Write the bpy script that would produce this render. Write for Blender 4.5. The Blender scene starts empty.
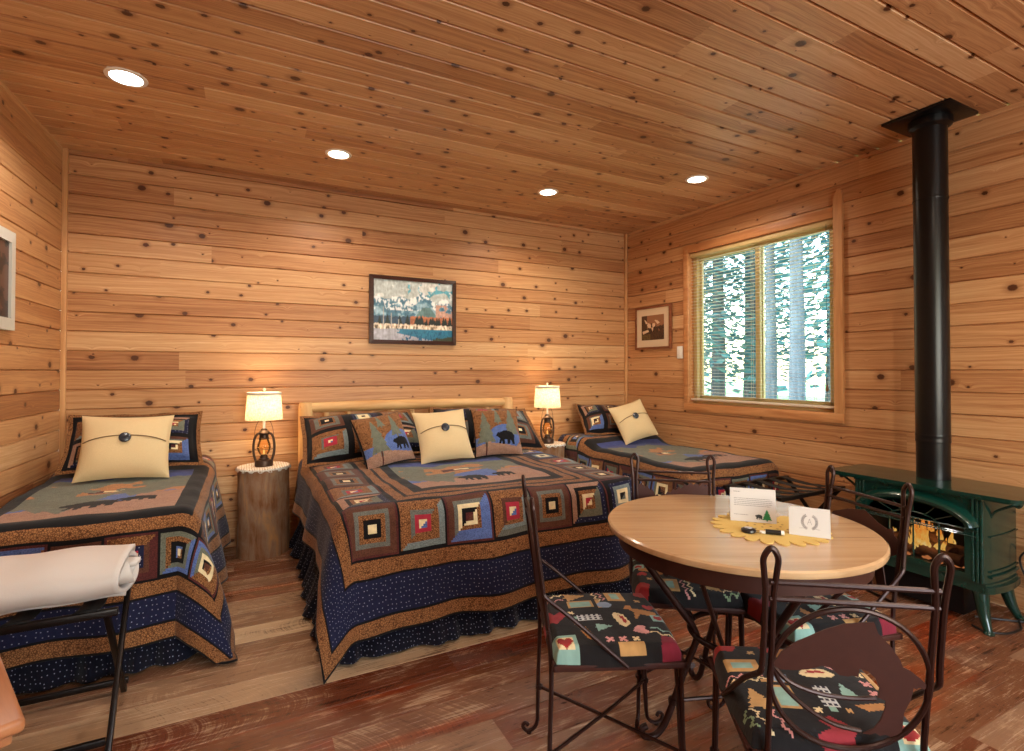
import bpy, bmesh, math, random
import numpy as np
from mathutils import Vector, Matrix, noise as mnoise
R = math.radians
rng = random.Random(7)
scene = bpy.context.scene
COL = scene.collection

# ------------------------------------------------------------------ colour
def lin(c):
    c = c/255.0
    return c/12.92 if c <= 0.04045 else ((c+0.055)/1.055)**2.4
def rgb(r, g, b, a=1.0): return (lin(r), lin(g), lin(b), a)

# ------------------------------------------------------------------ objects
def link(name, me, mat=None, parent=None, loc=None, rot=None):
    o = bpy.data.objects.new(name, me); COL.objects.link(o)
    if mat is not None and me is not None and len(me.materials) == 0: me.materials.append(mat)
    if parent is not None: o.parent = parent
    if loc is not None: o.location = loc
    if rot is not None: o.rotation_euler = rot
    return o
def tag(o, label, cat, group=None, kind=None):
    o['label'] = label; o['category'] = cat
    if group: o['group'] = group
    if kind: o['kind'] = kind
    return o
def thing(name, label, cat, loc=(0, 0, 0), rz=0, group=None):
    o = bpy.data.objects.new(name, None); COL.objects.link(o)
    o.empty_display_size = .05; o.location = loc; o.rotation_euler = (0, 0, rz)
    return tag(o, label, cat, group)
def struct(o, label=None):
    o['kind'] = 'structure'
    if label: o['label'] = label
    return o

class MB:
    """collects shapes into one mesh"""
    def __init__(s): s.v = []; s.f = []; s.smooth = []
    def add(s, vs, fs, smooth=True):
        n = len(s.v); s.v += [tuple(p) for p in vs]
        s.f += [tuple(i+n for i in f) for f in fs]; s.smooth += [smooth]*len(fs)
        return s
    def box(s, lo, hi, bev=0.0, M=None, segs=2):
        bm = bmesh.new()
        bmesh.ops.create_cube(bm, size=1)
        for v in bm.verts:
            v.co = Vector([lo[i]+(v.co[i]+.5)*(hi[i]-lo[i]) for i in range(3)])
        if bev > 0:
            bmesh.ops.bevel(bm, geom=bm.edges[:], offset=bev, segments=segs, profile=.5, affect='EDGES')
        if M is not None: bm.transform(M)
        bm.verts.index_update()
        s.add([v.co[:] for v in bm.verts], [[v.index for v in f.verts] for f in bm.faces], False)
        bm.free(); return s
    def tube(s, pts, r, n=8, closed=False, caps=True):
        P = [Vector(p) for p in pts]; m = len(P)
        rr = r if isinstance(r, (list, tuple)) else [r]*m
        T = []
        for i in range(m):
            if closed: t = P[(i+1) % m]-P[i-1]
            else: t = P[min(i+1, m-1)]-P[max(i-1, 0)]
            T.append(t.normalized())
        up = Vector((0, 0, 1)) if abs(T[0].z) < .9 else Vector((1, 0, 0))
        N = (up-T[0]*up.dot(T[0])).normalized(); vs = []; fs = []
        for i in range(m):
            N = (N-T[i]*N.dot(T[i])).normalized(); B = T[i].cross(N)
            for k in range(n):
                a = 2*math.pi*k/n
                vs.append(P[i]+N*(rr[i]*math.cos(a))+B*(rr[i]*math.sin(a)))
        for i in range(m if closed else m-1):
            j = (i+1) % m
            for k in range(n):
                k2 = (k+1) % n
                fs.append((i*n+k, i*n+k2, j*n+k2, j*n+k))
        if caps and not closed:
            fs.append(tuple(range(n-1, -1, -1))); fs.append(tuple((m-1)*n+k for k in range(n)))
        return s.add(vs, fs)
    def lathe(s, prof, n=32, c=(0, 0, 0), cap=True, smooth=True):
        vs = []; fs = []; m = len(prof)
        for r, z in prof:
            for k in range(n):
                a = 2*math.pi*k/n
                vs.append((c[0]+r*math.cos(a), c[1]+r*math.sin(a), c[2]+z))
        for i in range(m-1):
            for k in range(n):
                k2 = (k+1) % n
                fs.append((i*n+k, i*n+k2, (i+1)*n+k2, (i+1)*n+k))
        if cap:
            fs.append(tuple(range(n-1, -1, -1))); fs.append(tuple((m-1)*n+k for k in range(n)))
        return s.add(vs, fs, smooth)
    def prism(s, poly, frame, t, smooth=False):
        """polygon (2D) extruded by t; frame maps (a,b,c) -> 3D"""
        n = len(poly)
        vs = [frame(a, b, -t/2) for a, b in poly]+[frame(a, b, t/2) for a, b in poly]
        fs = [tuple(range(n-1, -1, -1)), tuple(range(n, 2*n))]
        fs += [(i, (i+1) % n, n+(i+1) % n, n+i) for i in range(n)]
        return s.add(vs, fs, smooth)
    def mesh(s, name='m'):
        me = bpy.data.meshes.new(name); me.from_pydata(s.v, [], s.f)
        me.polygons.foreach_set('use_smooth', s.smooth)
        me.update()
        return me
    def obj(s, name, mat, parent=None, loc=None, rot=None, auto=True):
        me = s.mesh(name)
        bm = bmesh.new(); bm.from_mesh(me); bmesh.ops.recalc_face_normals(bm, faces=bm.faces[:]); bm.to_mesh(me); bm.free()
        if auto:
            try: me.set_sharp_from_angle(angle=R(38))
            except Exception: pass
        return link(name, me, mat, parent, loc, rot)

def smooth_path(pts, k=6, closed=False):
    P = [Vector(p) for p in pts]; out = []; n = len(P)
    rngi = range(n if closed else n-1)
    for i in rngi:
        if closed: a, b, c, d = P[i-1], P[i], P[(i+1) % n], P[(i+2) % n]
        else: a, b, c, d = P[max(i-1, 0)], P[i], P[i+1], P[min(i+2, n-1)]
        for j in range(k):
            t = j/k
            out.append(.5*((2*b)+(c-a)*t+(2*a-5*b+4*c-d)*t*t+(3*b-a-3*c+d)*t**3))
    if not closed: out.append(P[-1])
    return out

def grid_obj(name, P, C, mat, parent=None, K=None, UV=None, thick=0, loc=None, rot=None, flip=False):
    """P (ny+1,nx+1,3) points, C (ny,nx,3) linear face colours, K (ny,nx) print kind"""
    ny, nx = P.shape[0]-1, P.shape[1]-1
    me = bpy.data.meshes.new(name)
    i = np.arange((ny+1)*(nx+1)).reshape(ny+1, nx+1)
    F = np.stack([i[:-1, :-1], i[:-1, 1:], i[1:, 1:], i[1:, :-1]], -1).reshape(-1, 4)
    if flip: F = F[:, ::-1]
    me.vertices.add(P.shape[0]*P.shape[1]); me.vertices.foreach_set('co', P.reshape(-1).astype(np.float32))
    me.loops.add(F.size); me.loops.foreach_set('vertex_index', F.reshape(-1).astype(np.int32))
    me.polygons.add(len(F)); me.polygons.foreach_set('loop_start', (np.arange(len(F))*4).astype(np.int32))
    me.polygons.foreach_set('use_smooth', np.ones(len(F), bool))
    me.update(calc_edges=True); me.validate()
    a = me.attributes.new('col', 'FLOAT_COLOR', 'FACE')
    c4 = np.ones((ny*nx, 4), np.float32); c4[:, :3] = C.reshape(-1, 3); a.data.foreach_set('color', c4.reshape(-1))
    k = me.attributes.new('kind_of_print', 'FLOAT', 'FACE')
    k.data.foreach_set('value', (np.zeros(ny*nx) if K is None else K.reshape(-1)).astype(np.float32))
    uv = me.uv_layers.new(name='UVMap')
    if UV is None:
        gx, gy = np.meshgrid(np.arange(nx+1)*.01, np.arange(ny+1)*.01); UV = np.stack([gx, gy], -1)
    uv.data.foreach_set('uv', UV.reshape(-1, 2)[F.reshape(-1)].astype(np.float32).reshape(-1))
    o = link(name, me, mat, parent, loc, rot)
    if thick:
        m = o.modifiers.new('thickness', 'SOLIDIFY'); m.thickness = thick; m.offset = 1 if not flip else 1
    return o

def poly_mask(X, Y, pts):
    m = np.zeros(X.shape, bool); n = len(pts)
    for i in range(n):
        x1, y1 = pts[i]; x2, y2 = pts[(i+1) % n]
        if y1 == y2: continue
        c = ((y1 > Y) != (y2 > Y)) & (X < (x2-x1)*(Y-y1)/(y2-y1)+x1)
        m ^= c
    return m
BEAR = [(-.5, .1), (-.46, .2), (-.40, .23), (-.37, .29), (-.31, .27), (-.2, .3), (-.02, .38), (.2, .34), (.4, .27), (.5, .12),
        (.49, -.1), (.46, -.35), (.34, -.36), (.33, -.24), (.26, -.12), (.2, -.36), (.08, -.36), (.07, -.12), (-.06, -.12), (-.08, -.36),
        (-.2, -.36), (-.19, -.12), (-.28, -.3), (-.38, -.3), (-.3, -.06), (-.38, .04)]
HEART = [(0, -.5), (.3, -.25), (.5, .1), (.42, .38), (.22, .45), (0, .28), (-.22, .45), (-.42, .38), (-.5, .1), (-.3, -.25)]
TREE = [(-.06, -.5), (-.06, -.38), (-.42, -.4), (-.26, -.2), (-.34, -.2), (-.18, .02), (-.26, .02), (-.1, .25), (-.14, .26), (0, .52),
        (.14, .26), (.1, .25), (.26, .02), (.18, .02), (.34, -.2), (.26, -.2), (.42, -.4), (.06, -.38), (.06, -.5)]
def xf(pts, cx, cy, s, a=0, sx=1):
    ca, sa = math.cos(a), math.sin(a)
    return [(cx+s*(x*sx*ca-y*sa), cy+s*(x*sx*sa+y*ca)) for x, y in pts]

# ------------------------------------------------------------------ node helpers
class NT:
    def __init__(s, name):
        s.m = bpy.data.materials.new(name); s.m.use_nodes = True
        s.t = s.m.node_tree; s.t.nodes.clear()
        s.out = s.n('ShaderNodeOutputMaterial')
    def n(s, ty, **kw):
        nd = s.t.nodes.new(ty)
        for k, v in kw.items():
            if hasattr(nd, k) and not isinstance(v, tuple): setattr(nd, k, v)
        return nd
    def l(s, a, b): s.t.links.new(a, b)
    def set(s, sock, v):
        if isinstance(v, bpy.types.NodeSocket): s.l(v, sock)
        else: sock.default_value = v
    def math(s, op, a, b=0.0, c=0.0, clamp=False):
        nd = s.n('ShaderNodeMath'); nd.operation = op; nd.use_clamp = clamp
        s.set(nd.inputs[0], a); s.set(nd.inputs[1], b); s.set(nd.inputs[2], c); return nd.outputs[0]
    def mix(s, f, a, b, mode='MIX'):
        nd = s.n('ShaderNodeMix'); nd.data_type = 'RGBA'; nd.blend_type = mode
        s.set(nd.inputs[0], f); s.set(nd.inputs[6], a); s.set(nd.inputs[7], b); return nd.outputs[2]
    def smooth(s, v, a, b, lo=0.0, hi=1.0):
        nd = s.n('ShaderNodeMapRange'); nd.interpolation_type = 'SMOOTHSTEP'
        s.set(nd.inputs[0], v); s.set(nd.inputs[1], a); s.set(nd.inputs[2], b); s.set(nd.inputs[3], lo); s.set(nd.inputs[4], hi)
        return nd.outputs[0]
    def vec(s, x, y, z=0.0):
        nd = s.n('ShaderNodeCombineXYZ'); s.set(nd.inputs[0], x); s.set(nd.inputs[1], y); s.set(nd.inputs[2], z); return nd.outputs[0]
    def noise(s, v, scale=1, detail=3, rough=.5, dist=0):
        nd = s.n('ShaderNodeTexNoise'); s.l(v, nd.inputs['Vector'])
        nd.inputs['Scale'].default_value = scale; nd.inputs['Detail'].default_value = detail
        nd.inputs['Roughness'].default_value = rough; nd.inputs['Distortion'].default_value = dist; return nd.outputs['Fac']
    def ramp(s, f, stops):
        nd = s.n('ShaderNodeValToRGB'); s.l(f, nd.inputs[0]); e = nd.color_ramp.elements
        while len(e) < len(stops): e.new(.5)
        for q, (p, c) in zip(e, stops): q.position = p; q.color = c
        return nd.outputs[0]
    def attr(s, name):
        nd = s.n('ShaderNodeAttribute'); nd.attribute_name = name; return nd
    def bump(s, h, st=.3, d=.01):
        nd = s.n('ShaderNodeBump'); nd.inputs['Strength'].default_value = st; nd.inputs['Distance'].default_value = d
        s.l(h, nd.inputs['Height']); return nd.outputs[0]
    def bsdf(s, col, rough=.5, metal=0, normal=None, **kw):
        b = s.n('ShaderNodeBsdfPrincipled')
        s.set(b.inputs['Base Color'], col); s.set(b.inputs['Roughness'], rough); s.set(b.inputs['Metallic'], metal)
        for k, v in kw.items(): s.set(b.inputs[k.replace('_', ' ')], v)
        if normal is not None: s.l(normal, b.inputs['Normal'])
        s.l(b.outputs[0], s.out.inputs[0]); return b

def board_wood(name, stops, knots=True, scale=5.5, rough=.42, warm=1.0, spec=.35):
    t = NT(name)
    uv = t.n('ShaderNodeUVMap'); sp = t.n('ShaderNodeSeparateXYZ'); t.l(uv.outputs[0], sp.inputs[0])
    u, v = sp.outputs[0], sp.outputs[1]
    rnd = t.attr('rnd').outputs['Fac']
    # knots
    kv = t.vec(t.math('MULTIPLY', u, .8), v)
    vo = t.n('ShaderNodeTexVoronoi'); vo.voronoi_dimensions = '2D'; t.l(kv, vo.inputs['Vector']); vo.inputs['Scale'].default_value = scale
    d = t.math('DIVIDE', vo.outputs['Distance'], scale)
    cs = t.n('ShaderNodeSeparateColor'); t.l(vo.outputs['Color'], cs.inputs[0])
    rad = t.math('MAXIMUM', t.math('MULTIPLY_ADD', t.math('POWER', cs.outputs[0], 2.2), .017, t.math('MULTIPLY_ADD', cs.outputs[1], .012, -.005)), .0002)
    wob = t.math('MULTIPLY_ADD', t.noise(t.vec(u, v), 130, 2), .008, -.004)
    dd = t.math('ADD', d, wob)
    ring = t.math('MULTIPLY', t.math('POWER', 2.718, t.math('MULTIPLY', d, -70.0)), 1.7 if knots else 0.0)
    # grain
    warp = t.noise(t.vec(t.math('MULTIPLY', u, .9), t.math('MULTIPLY', v, 7.0)), 1, 2)
    gv = t.math('ADD', t.math('MULTIPLY', v, 62.0), t.math('ADD', t.math('MULTIPLY', warp, 5.0), ring))
    grain = t.noise(t.vec(t.math('MULTIPLY', u, .9), gv, t.math('MULTIPLY', rnd, 9.0)), 1.3, 4, .62)
    fine = t.noise(t.vec(t.math('MULTIPLY', u, 9.0), t.math('MULTIPLY', v, 420.0)), 1, 2)
    broad = t.noise(t.vec(t.math('MULTIPLY', u, .8), t.math('MULTIPLY', v, 9.0)), 1, 2)
    tone = t.math('ADD', t.math('MULTIPLY', t.math('SUBTRACT', grain, .5), 1.15), t.math('MULTIPLY', t.math('SUBTRACT', fine, .5), .5))
    tone = t.math('ADD', tone, t.math('MULTIPLY', t.math('SUBTRACT', broad, .5), .35))
    tone = t.math('ADD', tone, t.math('MULTIPLY_ADD', t.math('SUBTRACT', rnd, .5), .55, .5), clamp=True)
    col = t.ramp(tone, stops)
    if knots:
        halo = t.smooth(t.math('DIVIDE', dd, rad), 2.6, .8)
        core = t.smooth(t.math('DIVIDE', dd, rad), 1.15, .75)
        col = t.mix(t.math('MULTIPLY', halo, .45), col, rgb(118, 66, 32))
        col = t.mix(core, col, t.mix(t.noise(t.vec(u, v), 160, 2), rgb(48, 24, 12), rgb(104, 58, 30)))
    t.bsdf(col, t.math('MULTIPLY_ADD', grain, .16, rough-.08), normal=t.bump(t.math('ADD', grain, t.math('MULTIPLY', fine, .3)), .12, .002), Specular_IOR_Level=spec)
    return t.m

def floor_wood(name):
    t = NT(name)
    uv = t.n('ShaderNodeUVMap'); sp = t.n('ShaderNodeSeparateXYZ'); t.l(uv.outputs[0], sp.inputs[0])
    u, v = sp.outputs[0], sp.outputs[1]; rnd = t.attr('rnd').outputs['Fac']
    m = lambda a, b: t.math('MULTIPLY', a, b)
    broad = t.noise(t.vec(m(u, 2.6), m(v, 8.0)), 1, 5, .65, 1.0)
    grain = t.noise(t.vec(m(u, 3.0), m(v, 60.0)), 1.2, 5, .7, .6)
    fine = t.noise(t.vec(m(u, 30.0), m(v, 300.0)), 1, 3, .6)
    saw = t.noise(t.vec(t.math('ADD', m(u, 130.0), m(t.math('SINE', m(v, 14.0)), 7.0)), m(v, 3.0)), 1, 3, .6)
    sawmask = t.smooth(t.noise(t.vec(m(u, 1.3), m(v, 4.0), 7.7), 1, 2), .45, .62)
    base = t.ramp(rnd, [(0, rgb(84, 42, 26)), (.2, rgb(104, 54, 34)), (.4, rgb(116, 72, 48)), (.6, rgb(130, 92, 68)), (.8, rgb(150, 116, 90)), (1, rgb(204, 174, 140))])
    f = t.math('ADD', m(t.math('SUBTRACT', broad, .5), 2.2), m(t.math('SUBTRACT', grain, .5), 1.5))
    f = t.math('ADD', f, m(t.math('SUBTRACT', fine, .5), .8))
    f = t.math('ADD', f, t.math('MULTIPLY_ADD', m(t.math('SUBTRACT', saw, .5), 1.5), sawmask, .5), clamp=True)
    dark = t.mix(1.0, base, (.26, .20, .19, 1), 'MULTIPLY'); light = t.mix(.5, base, rgb(206, 172, 138))
    col = t.mix(t.smooth(f, -.12, .36), dark, base); col = t.mix(t.smooth(f, .55, 1.0), col, light)
    red = t.smooth(t.noise(t.vec(m(u, .9), m(v, 5.0), 3.3), 1, 4, .6), .48, .66)
    col = t.mix(m(red, t.smooth(rnd, .8, .45)), col, t.mix(1.0, col, (1.25, .56, .32, 1), 'MULTIPLY'))
    grey = t.smooth(t.noise(t.vec(m(u, .8), m(v, 3.0), 9.1), 1, 3), .55, .75)
    col = t.mix(m(grey, .5), col, rgb(112, 96, 86))
    t.bsdf(col, t.math('MULTIPLY_ADD', grain, .36, .06), normal=t.bump(t.math('ADD', t.math('ADD', grain, fine), m(m(saw, sawmask), .9)), .4, .003), Specular_IOR_Level=.55)
    return t.m

def cloth(name, rough=.9):
    """fabric: per-face colour with printed-on prints by kind: 1 tan crackle, 2 navy with dots, 3 tweed"""
    t = NT(name)
    col = t.attr('col').outputs['Color']; kind = t.attr('kind_of_print').outputs['Fac']
    uv = t.n('ShaderNodeUVMap').outputs[0]
    vo = t.n('ShaderNodeTexVoronoi'); vo.feature = 'DISTANCE_TO_EDGE'; vo.inputs['Scale'].default_value = 120; t.l(uv, vo.inputs['Vector'])
    crk = t.smooth(vo.outputs['Distance'], .02, .18)
    k1 = t.math('COMPARE', kind, 1.0, .3); k2 = t.math('COMPARE', kind, 2.0, .3); k3 = t.math('COMPARE', kind, 3.0, .3)
    c = t.mix(t.math('MULTIPLY', k1, t.math('SUBTRACT', 1.0, crk)), col, t.mix(1.0, col, (.28, .22, .2, 1), 'MULTIPLY'))
    dots = t.n('ShaderNodeTexVoronoi'); dots.voronoi_dimensions = '2D'; dots.inputs['Scale'].default_value = 46; dots.inputs['Randomness'].default_value = .55; t.l(uv, dots.inputs['Vector'])
    dm = t.smooth(dots.outputs['Distance'], .125, .07)
    c = t.mix(t.math('MULTIPLY', k2, dm), c, rgb(150, 152, 172))
    tw = t.noise(uv, 170, 2, .7)
    c = t.mix(t.math('MULTIPLY', k3, t.smooth(tw, .62, .35)), c, t.mix(1.0, c, (.62, .6, .58, 1), 'MULTIPLY'))
    blot = t.noise(uv, 34, 3)
    c = t.mix(.5, c, t.mix(1.0, c, t.ramp(blot, [(.25, (.62, .62, .62, 1)), (.75, (1.3, 1.3, 1.3, 1))]), 'MULTIPLY'))
    h = t.math('ADD', t.noise(uv, 22, 2), t.math('MULTIPLY', t.noise(uv, 260, 1), .25))
    t.bsdf(c, rough, normal=t.bump(h, .35, .006), Specular_IOR_Level=.15, Sheen_Weight=.1)
    return t.m

def plain(name, col, rough=.5, metal=0, spec=.5, nz=0.0, nscale=30, bump=0.0, coat=0.0):
    t = NT(name); c = col; nm = None
    tc = t.n('ShaderNodeTexCoord').outputs['Object']; f = t.noise(tc, nscale, 3)
    if nz > 0:
        c = t.mix(t.math('MULTIPLY', f, 1.0), tuple(x*(1-nz) for x in col[:3])+(1,), tuple(min(1, x*(1+nz)) for x in col[:3])+(1,))
    if bump > 0: nm = t.bump(f, bump, .004)
    t.bsdf(c, rough, metal, nm, Specular_IOR_Level=spec, Coat_Weight=coat)
    return t.m

def obj_wood(name, a, b, axis=2, scale=1.0, rough=.45, coat=0.0, k=26.0):
    t = NT(name); tc = t.n('ShaderNodeTexCoord').outputs['Object']
    mp = t.n('ShaderNodeMapping'); t.l(tc, mp.inputs[0])
    sc = [k*scale]*3; sc[axis] = 1.6*scale; mp.inputs['Scale'].default_value = sc
    g = t.noise(mp.outputs[0], 1.0, 4, .6, .8)
    g2 = t.noise(tc, 3.0, 2)
    f = t.math('ADD', t.math('MULTIPLY', g, .75), t.math('MULTIPLY', g2, .3), clamp=True)
    t.bsdf(t.ramp(f, [(.3, a), (.72, b)]), rough, normal=t.bump(g, .1, .002), Specular_IOR_Level=.4, Coat_Weight=coat, Coat_Roughness=.25)
    return t.m

def emit(name, col, st):
    t = NT(name); e = t.n('ShaderNodeEmission'); e.inputs[0].default_value = col; e.inputs[1].default_value = st
    t.l(e.outputs[0], t.out.inputs[0]); return t.m

def glass(name, tint=(1, 1, 1, 1), rough=.02, refl=.6):
    t = NT(name)
    tr = t.n('ShaderNodeBsdfTransparent'); tr.inputs[0].default_value = tint
    gl = t.n('ShaderNodeBsdfGlossy'); gl.inputs['Roughness'].default_value = rough
    fr = t.n('ShaderNodeFresnel'); fr.inputs[0].default_value = 1.45
    mx = t.n('ShaderNodeMixShader'); t.l(t.math('MULTIPLY', fr.outputs[0], refl), mx.inputs[0])
    t.l(tr.outputs[0], mx.inputs[1]); t.l(gl.outputs[0], mx.inputs[2]); t.l(mx.outputs[0], t.out.inputs[0]); return t.m

M = {}
CEDAR = [(0, rgb(128, 80, 50)), (.28, rgb(164, 110, 70)), (.52, rgb(190, 139, 94)), (.78, rgb(206, 160, 114)), (1, rgb(222, 184, 142))]
M['wall'] = board_wood('cedar_boards', CEDAR, True, 6.2)
CEDAR2 = [(0, rgb(134, 88, 58)), (.28, rgb(172, 122, 82)), (.52, rgb(198, 152, 108)), (.78, rgb(214, 174, 130)), (1, rgb(228, 196, 156))]  # ceiling wood lightened in colour to stand in for light it lacks
M['ceil'] = board_wood('cedar_ceiling_boards', CEDAR2, True, 7.0, .4)
M['floor'] = floor_wood('reclaimed_floor_planks')
M['trim'] = obj_wood('cedar_trim', rgb(176, 118, 70), rgb(222, 172, 118), 2, 1.0, .45)
M['trimy'] = obj_wood('cedar_trim_horizontal', rgb(170, 106, 62), rgb(214, 156, 102), 1, 1.0, .45)
M['cloth'] = cloth('printed_quilt_cotton')
M['paint'] = None
M['iron'] = plain('brown_wrought_iron', rgb(50, 28, 24), .36, .5, .5, .25, 60, .1)
M['plate'] = plain('brown_iron_plate', rgb(66, 35, 29), .5, .2, .4, .2, 40, .06)
M['black'] = plain('black_stove_metal', rgb(20, 20, 22), .42, .6, .5, .1)
M['rackm'] = plain('black_rack_metal', rgb(34, 28, 26), .35, .7, .5, .2)
M['green'] = plain('green_enamel', rgb(9, 50, 41), .22, 0, .55, .12, 18, .02, .25)
M['white'] = plain('white_plastic', rgb(236, 232, 224), .45)
M['wcloth'] = plain('white_blanket', rgb(216, 208, 203), .9, 0, .1, .03, 300, .15)
M['cream'] = plain('cream_linen', rgb(222, 196, 152), .9, 0, .1, .12, 260, .25)
M['seam'] = plain('brown_seam', rgb(120, 90, 60), .9)
M['button'] = plain('dark_horn_button', rgb(48, 52, 62), .25, 0, .6, .5, 90)
M['mattress'] = plain('white_mattress', rgb(225, 220, 212), .9)
M['log'] = obj_wood('peeled_pine_log', rgb(196, 140, 84), rgb(236, 194, 136), 2, 1.0, .5, k=14)
M['logx'] = obj_wood('peeled_pine_rail', rgb(196, 140, 84), rgb(236, 194, 136), 0, 1.0, .5, k=14)
M['tabletop'] = obj_wood('varnished_table_oak', rgb(170, 132, 94), rgb(206, 172, 132), 0, 1.0, .2, .5, k=20)
M['glass'] = glass('window_glass', (.96, .98, .98, 1), .01, .6)
M['stoveglass'] = glass('stove_glass', (.8, .8, .8, 1), .02, .5)
M['vinyl'] = plain('tan_vinyl_window_frame', rgb(206, 182, 128), .5, 0, .4, .05)
M['blind'] = plain('wood_blind_slat', rgb(222, 206, 184), .4, 0, .4, .05)
M['plastic'] = plain('black_plastic', rgb(24, 24, 26), .3)
M['pipe'] = plain('black_flue_pipe', rgb(17, 17, 19), .3, .4, .5, .1)
M['soot'] = plain('sooty_firebox', rgb(16, 13, 12), .9)
M['charlog'] = plain('charred_ceramic_log', rgb(96, 66, 50), .9, 0, .2, .55, 22, .4)
M['ember'] = emit('glowing_embers', (1, .32, .1, 1), .5)
def flamemat():
    t = NT('gas_flames'); tc = t.n('ShaderNodeTexCoord').outputs['Object']; sp = t.n('ShaderNodeSeparateXYZ'); t.l(tc, sp.inputs[0])
    f = t.noise(tc, 40, 3); c = t.ramp(t.math('ADD', t.math('MULTIPLY', sp.outputs[2], -3.2), t.math('MULTIPLY_ADD', f, .9, 1.3), clamp=True), [(0, (.8, .10, .01, 1)), (.35, (1, .30, .035, 1)), (.65, (1, .55, .11, 1)), (.95, (1, .82, .4, 1))])
    e = t.n('ShaderNodeEmission'); t.l(c, e.inputs[0]); e.inputs[1].default_value = .85; tr = t.n('ShaderNodeBsdfTransparent')
    mx = t.n('ShaderNodeMixShader'); t.l(t.smooth(f, .30, .42), mx.inputs[0]); t.l(tr.outputs[0], mx.inputs[1]); t.l(e.outputs[0], mx.inputs[2]); t.l(mx.outputs[0], t.out.inputs[0]); return t.m
M['flame'] = flamemat()
M['cord'] = plain('black_cord', rgb(14, 13, 13), .5)

# ------------------------------------------------------------------ the room
CEIL = 2.765
BL, BR = Vector((-1.07, 4.38, 0)), Vector((3.62, 4.38, 0))          # back corners
FL, FR = Vector((-1.325, -2.5, 0)), Vector((3.881, -2.5, 0))        # front corners (behind the camera)
def rwx(y): return 3.62+.038*(4.38-y)
def lwx(y): return -1.07-.037*(4.38-y)

def boards(name, O, U, V, L, H, w, v0=0.0, holes=(), mat=None, tone=None, groove=.0055, depth=.010, lens=(1.6, 4.2), seed=1):
    """tongue-and-groove boards: plane at O spanned by U (along) and V (across); real grooves, one tone per board"""
    r = random.Random(seed); U = U.normalized(); V = V.normalized(); N = U.cross(V)
    vs = []; fs = []; uvs = []; tones = []
    nb = int(math.ceil((H-v0)/w))+1
    def quad(u0, u1, a, b, da, db, ou, ov, tn, top):
        k = len(vs)
        for (u, v, d) in ((u0, a, da), (u1, a, da), (u1, b, db), (u0, b, db)):
            vs.append(O+U*u+V*v-N*d); uvs.append((u+ou, v+ov))
        fs.append((k, k+1, k+2, k+3)); tones.append(tn)
    for i in range(nb):
        a, b = v0+i*w, v0+(i+1)*w
        if b <= 0 or a >= H: continue
        cuts = [0.0]; u = r.uniform(.3, lens[1])
        while u < L-.25: cuts.append(u); u += r.uniform(*lens)
        cuts.append(L)
        strips = [(a, a+groove, depth, 0), (a+groove, b-groove, 0, 0), (b-groove, b, 0, depth)]
        for c0, c1 in zip(cuts[:-1], cuts[1:]):
            ou, ov, tn = r.uniform(0, 60), r.uniform(0, 60), min(1, max(0, r.gauss(.5, .24)))
            if tone: tn = tone(i, tn)
            for (s0, s1, d0, d1) in strips:
                ed = sorted({s0, s1} | {e for h in holes for e in (h[2], h[3]) if s0 < e < s1})
                for p, q in zip(ed[:-1], ed[1:]):
                    q2, p2 = min(q, H), max(p, 0)
                    if q2 <= p2: continue
                    f = lambda z: d0+(d1-d0)*(z-s0)/(s1-s0)
                    mid = (p2+q2)/2; spans = [(c0, c1)]
                    for h in holes:
                        if h[2] <= mid <= h[3]:
                            ns = []
                            for x0, x1 in spans:
                                if h[1] <= x0 or h[0] >= x1: ns.append((x0, x1)); continue
                                if x0 < h[0]: ns.append((x0, h[0]))
                                if x1 > h[1]: ns.append((h[1], x1))
                            spans = ns
                    for x0, x1 in spans:
                        quad(x0, x1, p2, q2, f(p2), f(q2), ou, ov, tn, 0)
    me = bpy.data.meshes.new(name); me.from_pydata([tuple(v) for v in vs], [], fs)
    uvl = me.uv_layers.new(name='UVMap')
    uvl.data.foreach_set('uv', np.array(uvs, np.float32).reshape(-1))
    at = me.attributes.new('rnd', 'FLOAT', 'FACE'); at.data.foreach_set('value', np.array(tones, np.float32))
    me.update(); o = link(name, me, mat); return struct(o)

UP = Vector((0, 0, 1)); BW = .130; VO = 1.305-11*BW
boards('wall_back', BL, BR-BL, UP, (BR-BL).length, CEIL, BW, VO, (), M['wall'], seed=11)
boards('wall_left', FL, BL-FL, UP, (BL-FL).length, CEIL, BW, VO, (), M['wall'], seed=5)
boards('wall_front', FR, FL-FR, UP, (FL-FR).length, CEIL, BW, VO, ((1.0, 3.6, .7, 2.3),), M['wall'], seed=3)
rwU = FR-BR
WY0, WY1, WZ0, WZ1 = 2.215, 3.522, 1.004, 2.385                      # window opening
boards('wall_right', BR, rwU, UP, rwU.length, CEIL, BW, VO, ((4.38-WY1, 4.38-WY0, WZ0, WZ1),), M['wall'], seed=8)
boards('ceiling', Vector((-1.4, 4.38, CEIL)), Vector((1, 0, 0)), Vector((0, -1, 0)), 5.35, 6.88, BW, -.02, (), M['ceil'], groove=.008, depth=.017, lens=(1.4, 3.8), seed=21)
FT = {28: .97, 27: .14, 26: .34, 25: .4, 29: .8, 30: .72, 31: .86, 32: .7, 33: .8, 34: .6}
def floor_tone(i, tn): return min(1, max(0, FT[i]+(tn-.5)*.25)) if i in FT else tn*.85
boards('floor', Vector((-1.4, -2.5, 0)), Vector((1, 0, 0)), Vector((0, 1, 0)), 5.35, 6.88, .172, -.02, (), M['floor'], tone=floor_tone, groove=.002, depth=.002, lens=(.7, 2.1), seed=14)
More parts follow.
